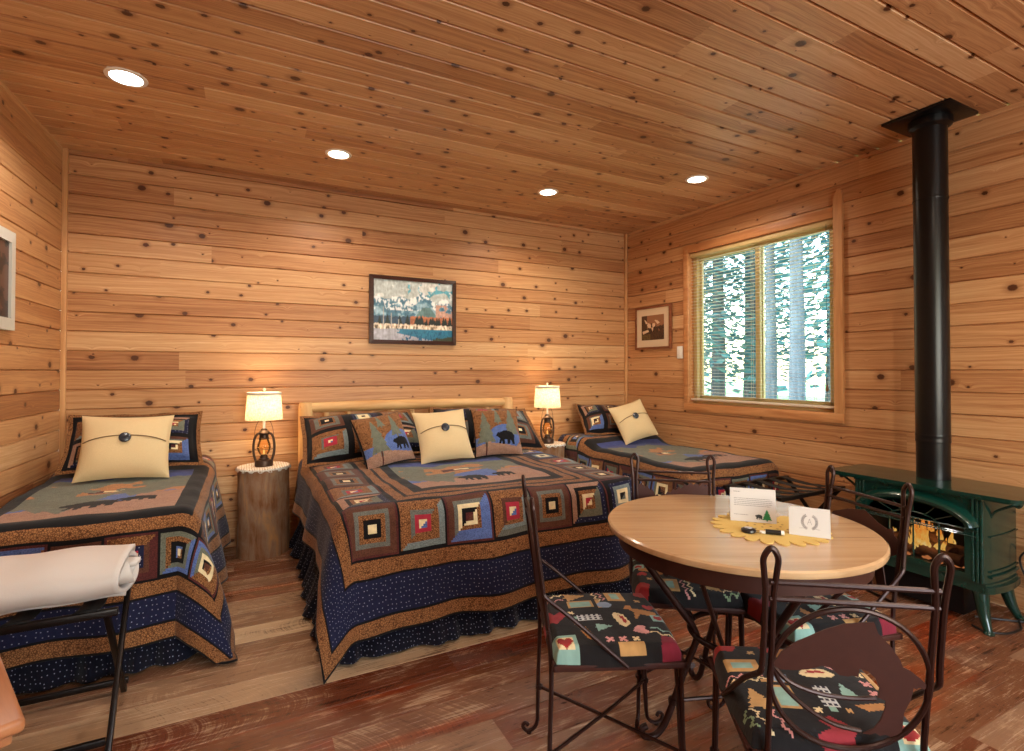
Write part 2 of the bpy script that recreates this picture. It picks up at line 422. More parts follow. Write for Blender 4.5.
# the ceiling must face down
for o in bpy.data.objects:
    if o.name == 'ceiling': pass
def trim(name, mb, mat, label=None):
    o = mb.obj(name, mat); return struct(o, label)
trim('trim_1', MB().box((-1.071, 4.350, 0), (-1.043, 4.378, CEIL-.002), .003), M['trim'], 'square wooden corner trim between left and back walls')
trim('trim_2', MB().box((3.592, 4.352, 0), (3.618, 4.378, CEIL-.002), .004), M['trim'], 'thin wooden corner trim between back and right walls')

# ------------------------------------------------------------------ the window (in the right wall)
WA = math.atan(.038)
def wframe():
    """local frame of the right wall: x into the room (minus = outside), y along the wall, z up"""
    return Matrix.Translation((rwx(2.87), 2.87, 0)) @ Matrix.Rotation(WA, 4, 'Z') @ Matrix.Scale(-1, 4, (1, 0, 0))
def wobj(name, mb, mat, parent):
    o = mb.obj(name, mat, parent); return o
win = bpy.data.objects.new('window_1', None); COL.objects.link(win); struct(win, 'wide sliding window with wooden casing in the right wall')
win.location = (rwx(2.87), 2.87, 0); win.rotation_euler = (0, 0, math.pi+WA)   # local +x into the room, local y reversed
ya, yb = -(WY1-2.87), (2.87-WY0)                                     # local y: far end, near end
cas = MB()
cas.box((0, ya-.055, WZ0-.068), (.02, yb+.06, WZ0), .003)           # bottom casing
cas.box((0, ya-.055, WZ0), (.02, ya, WZ1+.04), .003)
cas.box((0, ya-.055, WZ1), (.018, yb, WZ1+.07), .003)
wobj('window_casing', cas, M['trimy'], win)
sc_ = MB(); sc_.prism([(yb, WZ0), (yb+.06, WZ0), (yb+.06, WZ1+.175), (yb+.03, WZ1+.19), (yb, WZ1+.13)], lambda a, b, c: (.012+c, a, b), .024)
wobj('window_casing', sc_, M['trim'], win)
rev = MB()
rev.box((-.13, ya-.012, WZ0-.012), (0, yb+.012, WZ0), .0); rev.box((-.13, ya-.012, WZ1), (0, yb+.012, WZ1+.012), .0)
rev.box((-.13, ya-.012, WZ0), (0, ya, WZ1), .0); rev.box((-.13, yb, WZ0), (0, yb+.012, WZ1), .0)
wobj('window_reveal', rev, M['trimy'], win)
fr = MB()
for lo, hi in (((-.115, ya, WZ0), (-.05, yb, WZ0+.045)), ((-.115, ya, WZ1-.04), (-.05, yb, WZ1)), ((-.115, ya, WZ0), (-.05, ya+.045, WZ1)), ((-.115, yb-.045, WZ0), (-.05, yb, WZ1))):
    fr.box(lo, hi, .004)
wobj('window_frame', fr, M['vinyl'], win)
def sash(y0, y1, x0, x1, mat):
    s = MB()
    for lo, hi in (((x0, y0, WZ0+.03), (x1, y1, WZ0+.075)), ((x0, y0, WZ1-.07), (x1, y1, WZ1-.03)), ((x0, y0, WZ0+.03), (x1, y0+.042, WZ1-.03)), ((x0, y1-.042, WZ0+.03), (x1, y1, WZ1-.03))):
        s.box(lo, hi, .004)
    so = wobj('window_sash', s, mat, win)
    g = MB(); xm = (x0+x1)/2; g.box((xm-.003, y0+.03, WZ0+.06), (xm+.003, y1-.03, WZ1-.06))
    wobj('window_pane', g, M['glass'], so)
sash(ya+.03, .035, -.112, -.085, M['vinyl']); sash(-.015, yb-.03, -.082, -.056, M['vinyl'])

bl = thing('window_blind', 'open horizontal slat blind hanging inside the window frame', 'blind', win.location, math.pi+WA)
MB().box((-.045, ya+.004, WZ1-.042), (-.004, yb-.004, WZ1-.002), .004).obj('headrail', M['vinyl'], bl)
sl = MB(); ns = 44; z0 = WZ0+.075
for i in range(ns):
    z = z0+(WZ1-.075-z0)*i/(ns-1)
    sl.box((-.0125, ya+.008, -.0008), (.0125, yb-.008, .0008), 0, Matrix.Translation((-.024, 0, z)))
sl.obj('slats', M['blind'], bl)
MB().box((-.048, ya+.008, WZ0+.028), (-.002, yb-.008, WZ0+.046), .005).obj('bottom_rail', M['blind'], bl)
for yy in (ya+.15, -.02, yb-.16):
    lc = MB()
    for xx in (-.037, -.011): lc.tube([(xx, yy, WZ0+.04), (xx, yy, WZ1-.04)], .0012, 5)
    lc.obj('ladder_cord', M['vinyl'], bl)
pc = MB().tube([(.002, yb-.06, WZ1-.03), (.002, yb-.06, WZ0+.19)], .0016, 5).obj('pull_cord', M['cord'], bl)
MB().lathe([(.003, .03), (.006, .02), (.010, 0), (.009, -.012), (.003, -.016)], 12, (.002, yb-.06, WZ0+.165)).obj('tassel', M['seam'], pc)

# made-up window behind the camera, added with an area light to brighten the room
w2 = bpy.data.objects.new('added_window', None); COL.objects.link(w2); struct(w2, 'added window in the front wall behind the camera, out of view'); w2.location = (3.881, -2.5, 0); w2.rotation_euler = (0, 0, math.pi)
f2 = MB()
for lo, hi in (((.94, 0, .64), (3.66, -.02, .7)), ((.94, 0, 2.3), (3.66, -.02, 2.38)), ((.94, 0, .7), (1.0, -.02, 2.3)), ((3.6, 0, .7), (3.66, -.02, 2.3)), ((2.27, .04, .7), (2.33, .1, 2.3))):
    f2.box([min(a, b) for a, b in zip(lo, hi)], [max(a, b) for a, b in zip(lo, hi)], .003)
f2.obj('window_frame', M['trimy'], w2)
MB().box((1.0, .06, .7), (3.6, .066, 2.3)).obj('window_pane', M['glass'], w2)
FILL = bpy.data.lights.new('fill_area_light', 'AREA'); FILL.shape = 'RECTANGLE'; FILL.size = 2.6; FILL.size_y = 1.6; FILL.energy = 128; FILL.color = (1, .95, .88)  # unseen area light added as fill, tilted up at the ceiling
d2 = bpy.data.objects.new('fill_area_light', FILL); COL.objects.link(d2); d2.location = (1.58, -2.62, 1.5); d2.rotation_euler = (R(124), 0, R(6))

# ------------------------------------------------------------------ outdoors beyond the window
def leafmat():
    t = NT('conifer_foliage'); oi = t.n('ShaderNodeTexCoord').outputs['Object']
    c = t.ramp(t.noise(oi, .9, 3), [(.3, rgb(70, 118, 128)), (.55, rgb(98, 148, 154)), (.75, rgb(136, 178, 170))])  # bluish haze of the distant view mixed into the foliage colours
    b = t.n('ShaderNodeBsdfDiffuse'); t.l(c, b.inputs[0]); tl = t.n('ShaderNodeBsdfTranslucent'); t.l(c, tl.inputs[0])
    mx = t.n('ShaderNodeMixShader'); mx.inputs[0].default_value = .45; t.l(b.outputs[0], mx.inputs[1]); t.l(tl.outputs[0], mx.inputs[2])
    t.l(mx.outputs[0], t.out.inputs[0]); return t.m
M['leaf'] = leafmat()
M['bark'] = obj_wood('rough_conifer_bark', rgb(48, 58, 66), rgb(88, 102, 112), 2, .35, .9)  # blue-grey cast of the hazy view put into the bark colour
def gmat():
    t = NT('lawn_and_gravel'); tc = t.n('ShaderNodeTexCoord').outputs['Object']
    f = t.noise(tc, .16, 3); g = t.noise(tc, 6, 3)
    c = t.mix(t.smooth(f, .42, .5), rgb(206, 198, 186), t.mix(g, rgb(78, 140, 60), rgb(140, 186, 100)))
    t.bsdf(c, .95); return t.m
gr = MB(); gr.add([(3.95, -14, -.25), (60, -40, -.25), (60, 60, -.25), (3.95, 30, -.25)], [(0, 1, 2, 3)], False)
struct(gr.obj('ground', gmat()), 'sunlit lawn and gravel beyond the window')
def tree(x, y, h, tr, cr, label, n, low=.15, seed=0):
    r = random.Random(seed)
    t = thing('conifer_tree', label, 'tree', (x, y, -.25), 0, 'trees in the woods beyond the window')
    pts = [(0.02*math.sin(i*1.7)*tr*4, .02*math.cos(i*2.1)*tr*4, h*i/6) for i in range(7)]
    MB().tube(pts, [tr*(1.12-i*.155) for i in range(7)], 12).obj('trunk', M['bark'], t)
    vs = []; fs = []
    for i in range(int(n*2.6)):
        z = h*(low+(1-low)*r.random()**.85); rad = cr*(1.05-(z/h-low)/(1-low))*(.25+.75*r.random()**.6); a = r.random()*6.283
        c = Vector((rad*math.cos(a), rad*math.sin(a), z-.25*rad*r.random()))
        d = Vector((math.cos(a), math.sin(a), -.25+r.uniform(-.3, .3))).normalized(); s = d.cross(Vector((0, 0, 1))).normalized()
        up = (s.cross(d)*r.uniform(-.4, .4)); L_ = r.uniform(.2, .55); W_ = r.uniform(.06, .17); k = len(vs)
        for p in (c-d*L_*.5, c+s*W_+up*W_, c+d*L_*.6, c-s*W_-up*W_): vs.append(p)
        fs.append((k, k+1, k+2, k+3))
    f = MB(); f.add(vs, fs, False); me = f.mesh('foliage'); link('foliage', me, M['leaf'], t)
TL = 'hazy green conifer in the woods seen through the window blind'
# placed in a fan outside the window as the photograph shows them
for q in ((11.0, 7.45, 13, .165, 2.2, 'thick dark conifer trunk seen through the window pane nearer the stove', 600, .6),
          (12.5, 9.2, 12, .15, 2.0, 'slimmer grey conifer trunk just beside the thickest one beyond the window', 600, .6),
          (12.0, 12.6, 13, .2, 2.4, TL, 900, .12), (15.5, 9.2, 15, .25, 2.6, TL, 1100, .1), (16, 14, 15, .25, 2.9, TL, 1300, .08), (17.5, 18.5, 16, .25, 3.0, TL, 1300, .06),
          (14.0, 16.2, 14, .2, 2.6, TL, 1100, .1), (20, 12, 17, .3, 3.2, TL, 1300, .08), (21, 16.5, 17, .3, 3.2, TL, 1300, .08), (22, 21.5, 18, .3, 3.4, TL, 1300, .08), (13, 6.4, 12, .17, 2.0, TL, 700, .2), (18, 23.5, 15, .3, 3.2, TL, 1200, .06)):
    tree(*q[:5], q[5], q[6], q[7], int(q[0]*100+q[1]*7))
shed = thing('outbuilding', 'low white outbuilding on the bright ground beyond the window', 'shed', (12.9, 13.1, -.25), R(35))
MB().box((-.9, -.7, 0), (.9, .7, 1.25), .01).obj('wall_panel', M['white'], shed)
MB().prism([(-1.0, 1.22), (1.0, 1.22), (0, 1.62)], lambda a, b, c: (c, a*.8, b), 2.0).obj('roof', M['white'], shed)

# ------------------------------------------------------------------ pictures, switch
def picgrid(w, h, n, fn):
    nx, ny = n, int(round(n*h/w)); X, Y = np.meshgrid((np.arange(nx)+.5)/nx, (np.arange(ny)+.5)/ny)
    C = fn(X, Y); gx, gy = np.meshgrid(np.linspace(-w/2, w/2, nx+1), np.linspace(-h/2, h/2, ny+1))
    return gx, gy, C
def fnoise(X, Y, s, seed=0, oct=3):
    out = np.zeros(X.shape)
    for idx in np.ndindex(X.shape):
        out[idx] = mnoise.fractal(Vector((X[idx]*s[0], Y[idx]*s[1], seed*7.3)), 1.0, 2.0, oct)
    return out
def setc(C, m, c, f=1.0):
    c = np.array(c[:3]); C[m] = C[m]*(1-f)+c*f
def landscape(X, Y):
    n1 = fnoise(X, Y, (5, 5), 1); n2 = fnoise(X, Y, (14, 14), 2); n3 = fnoise(X, Y, (40, 12), 3)
    C = np.zeros(X.shape+(3,)); C[:] = rgb(196, 206, 208)[:3]
    setc(C, (X > .42)&(n1 > -.05), rgb(104, 182, 206)); setc(C, (n1+n2*.4 > .18)|((X > .6)&(X < .76)&(Y > .75)&(n2 > -.1)), rgb(222, 226, 226))
    ridge = .55+.26*np.exp(-((X-.62)/.13)**2)+.17*np.exp(-((X-.9)/.1)**2)+.18*np.exp(-((X-.33)/.16)**2)+.15*np.exp(-((X-.05)/.15)**2)+.05*n3*.5+.03*n2
    mt = Y < ridge; setc(C, mt, rgb(112, 158, 184)); setc(C, mt&(n2+n3*.3 > .1), rgb(150, 182, 200))
    setc(C, mt&(n2-n1*.5 < -.12), rgb(84, 132, 160)); setc(C, mt&(Y > ridge-.13)&(n3+n2 > .0), rgb(232, 236, 240)); setc(C, mt&(n1+n3*.8 > .3)&(Y > .5), rgb(226, 230, 236))
    setc(C, mt&(np.abs(X-.66) < .16-(Y-.38)*.6)&(Y < .57), rgb(104, 138, 142))
    setc(C, mt&(X > .78)&(Y < .62)&(n2 > -.05), rgb(196, 156, 142))
    setc(C, (Y < .40+.03*n3)&(X < .47), rgb(54, 78, 104)); setc(C, (Y < .41+.03*n3)&(X >= .45), rgb(190, 118, 82)); setc(C, (Y < .37+.02*n2)&(X > .45)&(n3 > 0), rgb(150, 88, 60))
    for i in range(26):
        r = random.Random(i); x = .47+.52*r.random() if i < 20 else r.random()*.45; h = .06+.12*r.random(); setc(C, poly_mask(X, Y, xf(TREE, x, .25+h*.5, h*1.1, 0, .5)), rgb(28, 42, 40))
    setc(C, Y < .27+.02*n3, rgb(214, 190, 164)); setc(C, (Y < .27)&(n3 > .1), rgb(232, 222, 208)); setc(C, (Y < .24)&(n3 < -.25), rgb(110, 96, 80))
    setc(C, Y < .19+.012*n1, rgb(176, 176, 190)); setc(C, (Y < .19)&(X > .3+.2*n3*.3)&(Y > .19-.25*X), rgb(42, 122, 158)); setc(C, (Y < .17)&(X > .35)&(n3 > .15), rgb(20, 86, 122))
    setc(C, (X > .74)&(Y < .02+.16*(X-.6)+.04*n2), rgb(58, 64, 46))
    for i in range(3): setc(C, (np.abs(X-(.12+.055*i*1.7)) < .005)&(Y < .55-.1*i)&(Y > .2), rgb(180, 176, 172))
    C *= (1+.35*n3+.25*n2)[..., None]                                # brush strokes
    D_ = C.copy(); D_[1:-1, 1:-1] = (C[1:-1, 1:-1]*2+C[:-2, 1:-1]+C[2:, 1:-1]+C[1:-1, :-2]+C[1:-1, 2:])/6
    return np.clip(D_, 0, 1)
def geese(X, Y):
    n = fnoise(X, Y, (6, 6), 4); n2 = fnoise(X, Y, (20, 20), 5)
    C = np.zeros(X.shape+(3,)); C[:] = rgb(78, 54, 38)[:3]
    setc(C, (Y > .55+.3*n)&(X > .25), rgb(150, 102, 72)); setc(C, (n2 > .2)&(Y < .5), rgb(52, 40, 32)); setc(C, (Y < .25)&(X < .4)&(n2 > -.1), rgb(96, 80, 48))
    for p in ([(.12, .85), (.2, .8), (.28, .68), (.2, .66)], [(.25, .62), (.32, .7), (.42, .62), (.42, .48), (.3, .5)], [(.58, .8), (.7, .78), (.82, .68), (.72, .62)],
              [(.48, .66), (.6, .68), (.62, .55), (.5, .5)], [(.44, .5), (.54, .5), (.5, .33)], [(.03, .36), (.3, .42), (.34, .34), (.06, .24)]):
        setc(C, poly_mask(X, Y, p), rgb(214, 184, 152))
    return C
def frame_mesh(w, h, fw, d):
    """mitred picture frame in local x-z plane, y from 0 (wall) to -d (front)"""
    f = MB(); o = [(-w/2, -h/2), (w/2, -h/2), (w/2, h/2), (-w/2, h/2)]; i = [(-w/2+fw, -h/2+fw), (w/2-fw, -h/2+fw), (w/2-fw, h/2-fw), (-w/2+fw, h/2-fw)]
    for k in range(4):
        a, b, c, e = o[k], o[(k+1) % 4], i[(k+1) % 4], i[k]
        vs = [(p[0], y, p[1]) for y in (0, -d) for p in (a, b)]
        v = [(a[0], 0, a[1]), (b[0], 0, b[1]), (c[0], 0, c[1]), (e[0], 0, e[1]), (a[0], -d*.8, a[1]), (b[0], -d*.8, b[1]), (c[0], -d, c[1]), (e[0], -d, e[1])]
        f.add(v, [(3, 2, 1, 0), (4, 5, 6, 7), (0, 1, 5, 4), (2, 3, 7, 6), (1, 2, 6, 5), (3, 0, 4, 7)], False)
    return f
def paintmat(name, rough=.35):
    t = NT(name); t.bsdf(t.attr('col').outputs['Color'], rough, Specular_IOR_Level=.35); return t.m
M['paint'] = paintmat('painted_canvas'); M['print'] = paintmat('printed_paper', .3)
def picture(name, label, loc, rz, w, h, fw, d, fmat, fn, n, mat_w=0, mmat=None):
    t = thing(name, label, 'picture', loc, rz)
    frame_mesh(w, h, fw, d).obj('frame', fmat, t)
    iw, ih = w-2*fw-2*mat_w, h-2*fw-2*mat_w
    if mat_w: MB().box((-w/2+fw, -d*.45, -h/2+fw), (w/2-fw, -.002, h/2-fw)).obj('mat_board', mmat, t)
    gx, gy, C = picgrid(iw, ih, n, fn)
    P = np.stack([gx, np.full(gx.shape, -d*.5-.0015), gy], -1); grid_obj('picture_sheet', P, C, M['paint'], t)
    return t
M['frame_dark'] = obj_wood('dark_walnut_frame', rgb(38, 20, 16), rgb(74, 42, 32), 0, 1.5, .3)
M['frame_brown'] = obj_wood('brown_wood_frame', rgb(98, 54, 34), rgb(150, 90, 58), 0, 1.5, .4)
M['frame_pale'] = plain('pale_grey_frame', rgb(206, 204, 196), .45)
M['mat_beige'] = plain('beige_mat_board', rgb(214, 190, 158), .9)
picture('landscape_painting', 'framed mountain lake landscape painting hanging above the large bed', (1.292, 4.374, 1.815), 0, .762, .575, .034, .03, M['frame_dark'], landscape, 200)
picture('framed_print', 'small framed print of pale birds with beige mat beside the window', (3.6235, 3.966, 1.733), -math.pi/2+WA, .49, .43, .022, .022, M['frame_brown'], geese, 80, .07, M['mat_beige'])
def darkpic(X, Y):
    n = fnoise(X, Y, (5, 5), 9); C = np.zeros(X.shape+(3,)); C[:] = rgb(62, 48, 44)[:3]; setc(C, n > .1, rgb(98, 72, 62)); setc(C, n < -.2, rgb(36, 32, 34)); return C
picture('framed_photograph', 'pale framed dark picture on the left wall', (-1.106, 3.33, 1.765), math.pi/2-.037, .56, .51, .06, .028, M['frame_pale'], darkpic, 60)
sw = thing('light_switch', 'white light switch plate between bird print and window', 'switch', (3.6465, 3.632, 1.475), -math.pi/2+WA)
MB().box((-.036, -.007, -.058), (.036, 0, .058), .003).obj('cover_plate', M['white'], sw)
MB().box((-.016, -.011, -.033), (.016, -.005, .033), .002).obj('rocker', M['white'], sw)

# ------------------------------------------------------------------ quilts
NAVY = rgb(29, 32, 60); NAVY2 = rgb(17, 18, 33); BLK = rgb(20, 18, 20); TAN = rgb(156, 108, 68); BRN = rgb(98, 62, 48); MAR = rgb(92, 46, 44)
GRY = rgb(112, 114, 108); BGR = rgb(128, 142, 144); SAGE = rgb(116, 120, 106); BLU = rgb(96, 118, 178); CRM = rgb(230, 212, 168); GLD = rgb(208, 166, 98)
RED = rgb(168, 48, 64); PNK = rgb(172, 134, 114); ORG = rgb(184, 130, 86)
KIND = {id(TAN): 1, id(NAVY): 2, id(NAVY2): 2, id(BRN): 3, id(GRY): 3, id(SAGE): 3, id(MAR): 3, id(PNK): 3, id(ORG): 3, id(BLU): 3, id(BGR): 3}
# log cabin blocks: rings from outside in, (left/top colour, right/bottom colour)
BLOCKS = [
    [(BRN, BRN), (GRY, GRY), (TAN, TAN), (BLK, BLK), (CRM, CRM)],
    [(TAN, BGR), (TAN, TAN), (GRY, TAN), (RED, RED), (CRM, BLU)],
    [(BRN, BLU), (GRY, BLU), (CRM, TAN), (BLK, CRM), (MAR, BRN)],
    [(TAN, GRY), (TAN, BGR), (BRN, TAN), (RED, RED), (CRM, BLU)],
    [(BRN, BRN), (GRY, GRY), (TAN, TAN), (BLK, BLK), (CRM, CRM)],
    [(PNK, NAVY), (BLK, SAGE), (TAN, SAGE), (CRM, TAN), (RED, CRM)],
    [(BLK, NAVY), (NAVY, NAVY), (BGR, BGR), (CRM, CRM), (BLK, GRY)]]
BLOCKS_T = [
    [(TAN, MAR), (TAN, BRN), (NAVY, NAVY), (RED, CRM), (CRM, BLU)],
    [(SAGE, BLU), (TAN, SAGE), (BLK, BLK), (BLU, TAN), (CRM, CRM)],
    [(BLU, TAN), (SAGE, TAN), (CRM, CRM), (BLK, TAN), (BRN, BRN)],
    [(BRN, BRN), (NAVY, SAGE), (RED, SAGE), (CRM, RED), (BLU, CRM)]]
def put(C, K, m, c):
    C[m] = np.array(c[:3]); K[m] = KIND.get(id(c), 0)
def block(C, K, x0, y0, n, spec, sash=BLK):
    s = 1; put(C, K, (slice(y0, y0+n), slice(x0, x0+n)), sash)
    N_ = n-2*s; i, j = np.meshgrid(np.arange(N_), np.arange(N_)); d = np.minimum(np.minimum(i, N_-1-i), np.minimum(j, N_-1-j))
    half = N_/2; k = np.minimum((d*len(spec)/half).astype(int), len(spec)-1); up = (i < N_-1-i+0)&(i <= d) | (j >= N_-1-d)
    for a in range(len(spec)):
        for side, c in ((True, spec[a][0]), (False, spec[a][1])):
            mm = (k == a)&(up == side); yy, xx = np.nonzero(mm)
            C[y0+s+yy, x0+s+xx] = np.array(c[:3]); K[y0+s+yy, x0+s+xx] = KIND.get(id(c), 0)
def scene_panel(C, K, x0, x1, y0, y1):
    w, h = x1-x0, y1-y0; X, Y = np.meshgrid((np.arange(w)+.5)/w, (np.arange(h)+.5)/h)
    c = np.zeros((h, w, 3)); k = np.zeros((h, w))
    wv = .03*np.sin(X*13)+.02*np.sin(X*29+1)
    put(c, k, np.ones((h, w), bool), NAVY2); k[:] = 0
    c[:] = np.array(rgb(62, 72, 128)[:3])
    put(c, k, Y < .84+wv, SAGE); put(c, k, Y < .7+wv*1.4, ORG); put(c, k, (Y < .62-wv)&(X > .5), SAGE); put(c, k, Y < .5+wv, ORG)
    put(c, k, Y < .42+wv*.6, BLU); put(c, k, Y < .24-wv*.8, PNK); put(c, k, (Y < .40-wv*.4)&(X > .7), PNK)
    put(c, k, (np.abs(Y-.55) < .035)&(np.abs(X-.42) < .08), MAR); put(c, k, (np.abs(Y-.56) < .02)&(np.abs(X-.5) < .06), CRM)
    for (cx, cy, s, a) in ((.14, .36, .5, 1.2), (.02, .62, .45, 1.35), (.93, .72, .4, -1.3), (.78, .5, .3, -1.2)):
        put(c, k, poly_mask(X*w/h, Y, xf(TREE, cx*w/h, cy, s*1.1, a)), SAGE)
    for (cx, cy, s) in ((.45, .2, .22), (.72, .24, .17)):
        m = poly_mask(X*w/h, Y, xf(BEAR, cx*w/h, cy, s)); put(c, k, m, BLK)
    C[y0:y1, x0:x1] = c; K[y0:y1, x0:x1] = k
def quilt_pattern(nx_blocks, ny_blocks, B, rings, inner, blocks, off=0):
    """rings/inner: list of (width_cm, colour) outside / inside of the ring of blocks"""
    ro = sum(w for w, _ in rings); W, H = 2*ro+nx_blocks*B, 2*ro+ny_blocks*B
    C = np.zeros((H, W, 3)); K = np.zeros((H, W)); y, x = np.mgrid[0:H, 0:W]
    d = np.minimum(np.minimum(x, W-1-x), np.minimum(y, H-1-y)); t = 0
    for w, c in rings: put(C, K, (d >= t)&(d < t+w), c); t += w
    for bx in range(nx_blocks):
        for by in range(ny_blocks):
            if bx in (0, nx_blocks-1) or by in (0, ny_blocks-1):
                q = bx if by == 0 else (by*3+bx+2)
                block(C, K, ro+bx*B, ro+by*B, B, blocks[(q+off) % len(blocks)], BLK if q % 2 else MAR)
    t = ro+B
    for w, c in inner: put(C, K, (d >= t)&(d < t+w), c); t += w
    scene_panel(C, K, t, W-t, t, H-t)
    return C, K, ro
def lump(a, b, s):
    return 0.5*(math.sin(a*s+1.3)*math.cos(b*s*1.17+.4)+math.sin(a*s*.53-b*s*.71))
def drape(W, H, x_off, y_off, wm, z, X0, Y0, trimx=(0, 0), trimy=0, head_rise=0.0, rad=.075, splay=.09, seed=0):
    """cloth grid (cm cells) over a mattress whose left/foot edges sit x_off / y_off metres into the cloth"""
    P = np.zeros((H+1, W+1, 3))
    def drop(s):
        if s <= 0: return s, 0.0
        e = rad*1.45
        if s < e: th = s/rad; return rad*math.sin(th), -rad*(1-math.cos(th))
        o, d = rad*math.sin(1.45), -rad*(1-math.cos(1.45)); return o+(s-e)*splay, d-(s-e)*math.sqrt(1-splay*splay)
    for j in range(H+1):
        for i in range(W+1):
            u, v = i*.01-x_off, j*.01-y_off
            sx, sgn = (rad-u, -1) if u < rad else ((u-(wm-rad), 1) if u > wm-rad else (0, 0))
            sy = rad-v if v < rad else 0
            bx = rad if sgn < 0 else (wm-rad if sgn > 0 else u); by = rad if sy > 0 else v
            r = math.hypot(sx, sy)
            if r < 1e-6: o, d, ax, ay = 0, 0, 0, 0
            else:
                ax, ay = sgn*sx/r, -sy/r; o, d = drop(r)
                f = abs(2*ax*ay)                                   # corner fold stands out
                dn = max(0, -d-.02)
                o += dn*.22*f**1.5
                t_ = (u if sy > sx else v)
                amp = .035*min(1, dn/.4)*(1-f*.6)
                o += amp*(math.sin(t_*9.5+seed)+.6*math.sin(t_*17.3+seed*2.1))*.6+dn*.055
            x, y, zz = bx+ax*o, by+ay*o, z+d
            top = max(0, 1-(-d)/.1)
            zz += .011*lump(u, v, 7.0)*(.4+.6*top)+.004*lump(u+3, v, 23.0)
            if head_rise:
                hv = min(1, max(0, (v-1.12)/.22)); zz += head_rise*hv*hv*(3-2*hv)*top
            if zz < .014: zz = .014+.002*lump(u, v, 30)
            P[j, i] = (X0+x, Y0+y, zz)
    return P
def make_quilt(name, label, pat, x_off, y_off, wm, z, X0, Y0, trim=(0, 0, 0), **kw):
    C, K, ro = pat; H, W = C.shape[:2]
    P = drape(W, H, x_off, y_off, wm, z, X0, Y0, **kw)
    gx, gy = np.meshgrid(np.arange(W+1)*.01, np.arange(H+1)*.01); UV = np.stack([gx, gy], -1)
    l, r_, h = trim; i0, i1, j1 = l, W-r_, H-h
    o = grid_obj(name, P[:j1+1, i0:i1+1], C[:j1, i0:i1], M['cloth'], None, K[:j1, i0:i1], UV[:j1+1, i0:i1+1], thick=.009)
    return tag(o, label, 'quilt', 'patchwork quilts')
RK = [(1, BLK), (6, TAN), (1, BLK), (16, NAVY), (1, BLK), (7, TAN), (1, BLK)]
RT = [(1, BLK), (6, TAN), (1, BLK), (11, NAVY), (1, BLK), (6, TAN), (1, BLK)]
king = quilt_pattern(7, 7, 24, RK, [(2, BLK), (5, TAN), (2, BLK), (5, TAN), (6, BLK)], BLOCKS)
make_quilt('quilt', 'large patchwork quilt with bears and navy border on the middle bed', king, .30, .505, 1.74, .66, .37, 2.42, (0, 0, 4), seed=.5)
tw = quilt_pattern(7, 9, 19, RT, [(1, BLK), (5, TAN), (8, BLK)], BLOCKS_T)
Wt = 7*19+54
make_quilt('quilt', 'patchwork quilt on the bed in the left corner, behind the white blanket', tw, .50, .50, Wt/100-1.0, .655, -1.06, 2.80, (47, 0, 22), head_rise=.03, seed=2.0)
tw2 = quilt_pattern(7, 9, 20, RT, [(1, BLK), (5, TAN), (8, BLK)], BLOCKS_T, 2)
make_quilt('quilt', 'patchwork quilt on the bed under the window beside the right wall', tw2, .51, .51, 1.94-1.02, .61, 2.712, 2.60, (0, 53, 12), head_rise=.07, seed=4.0)

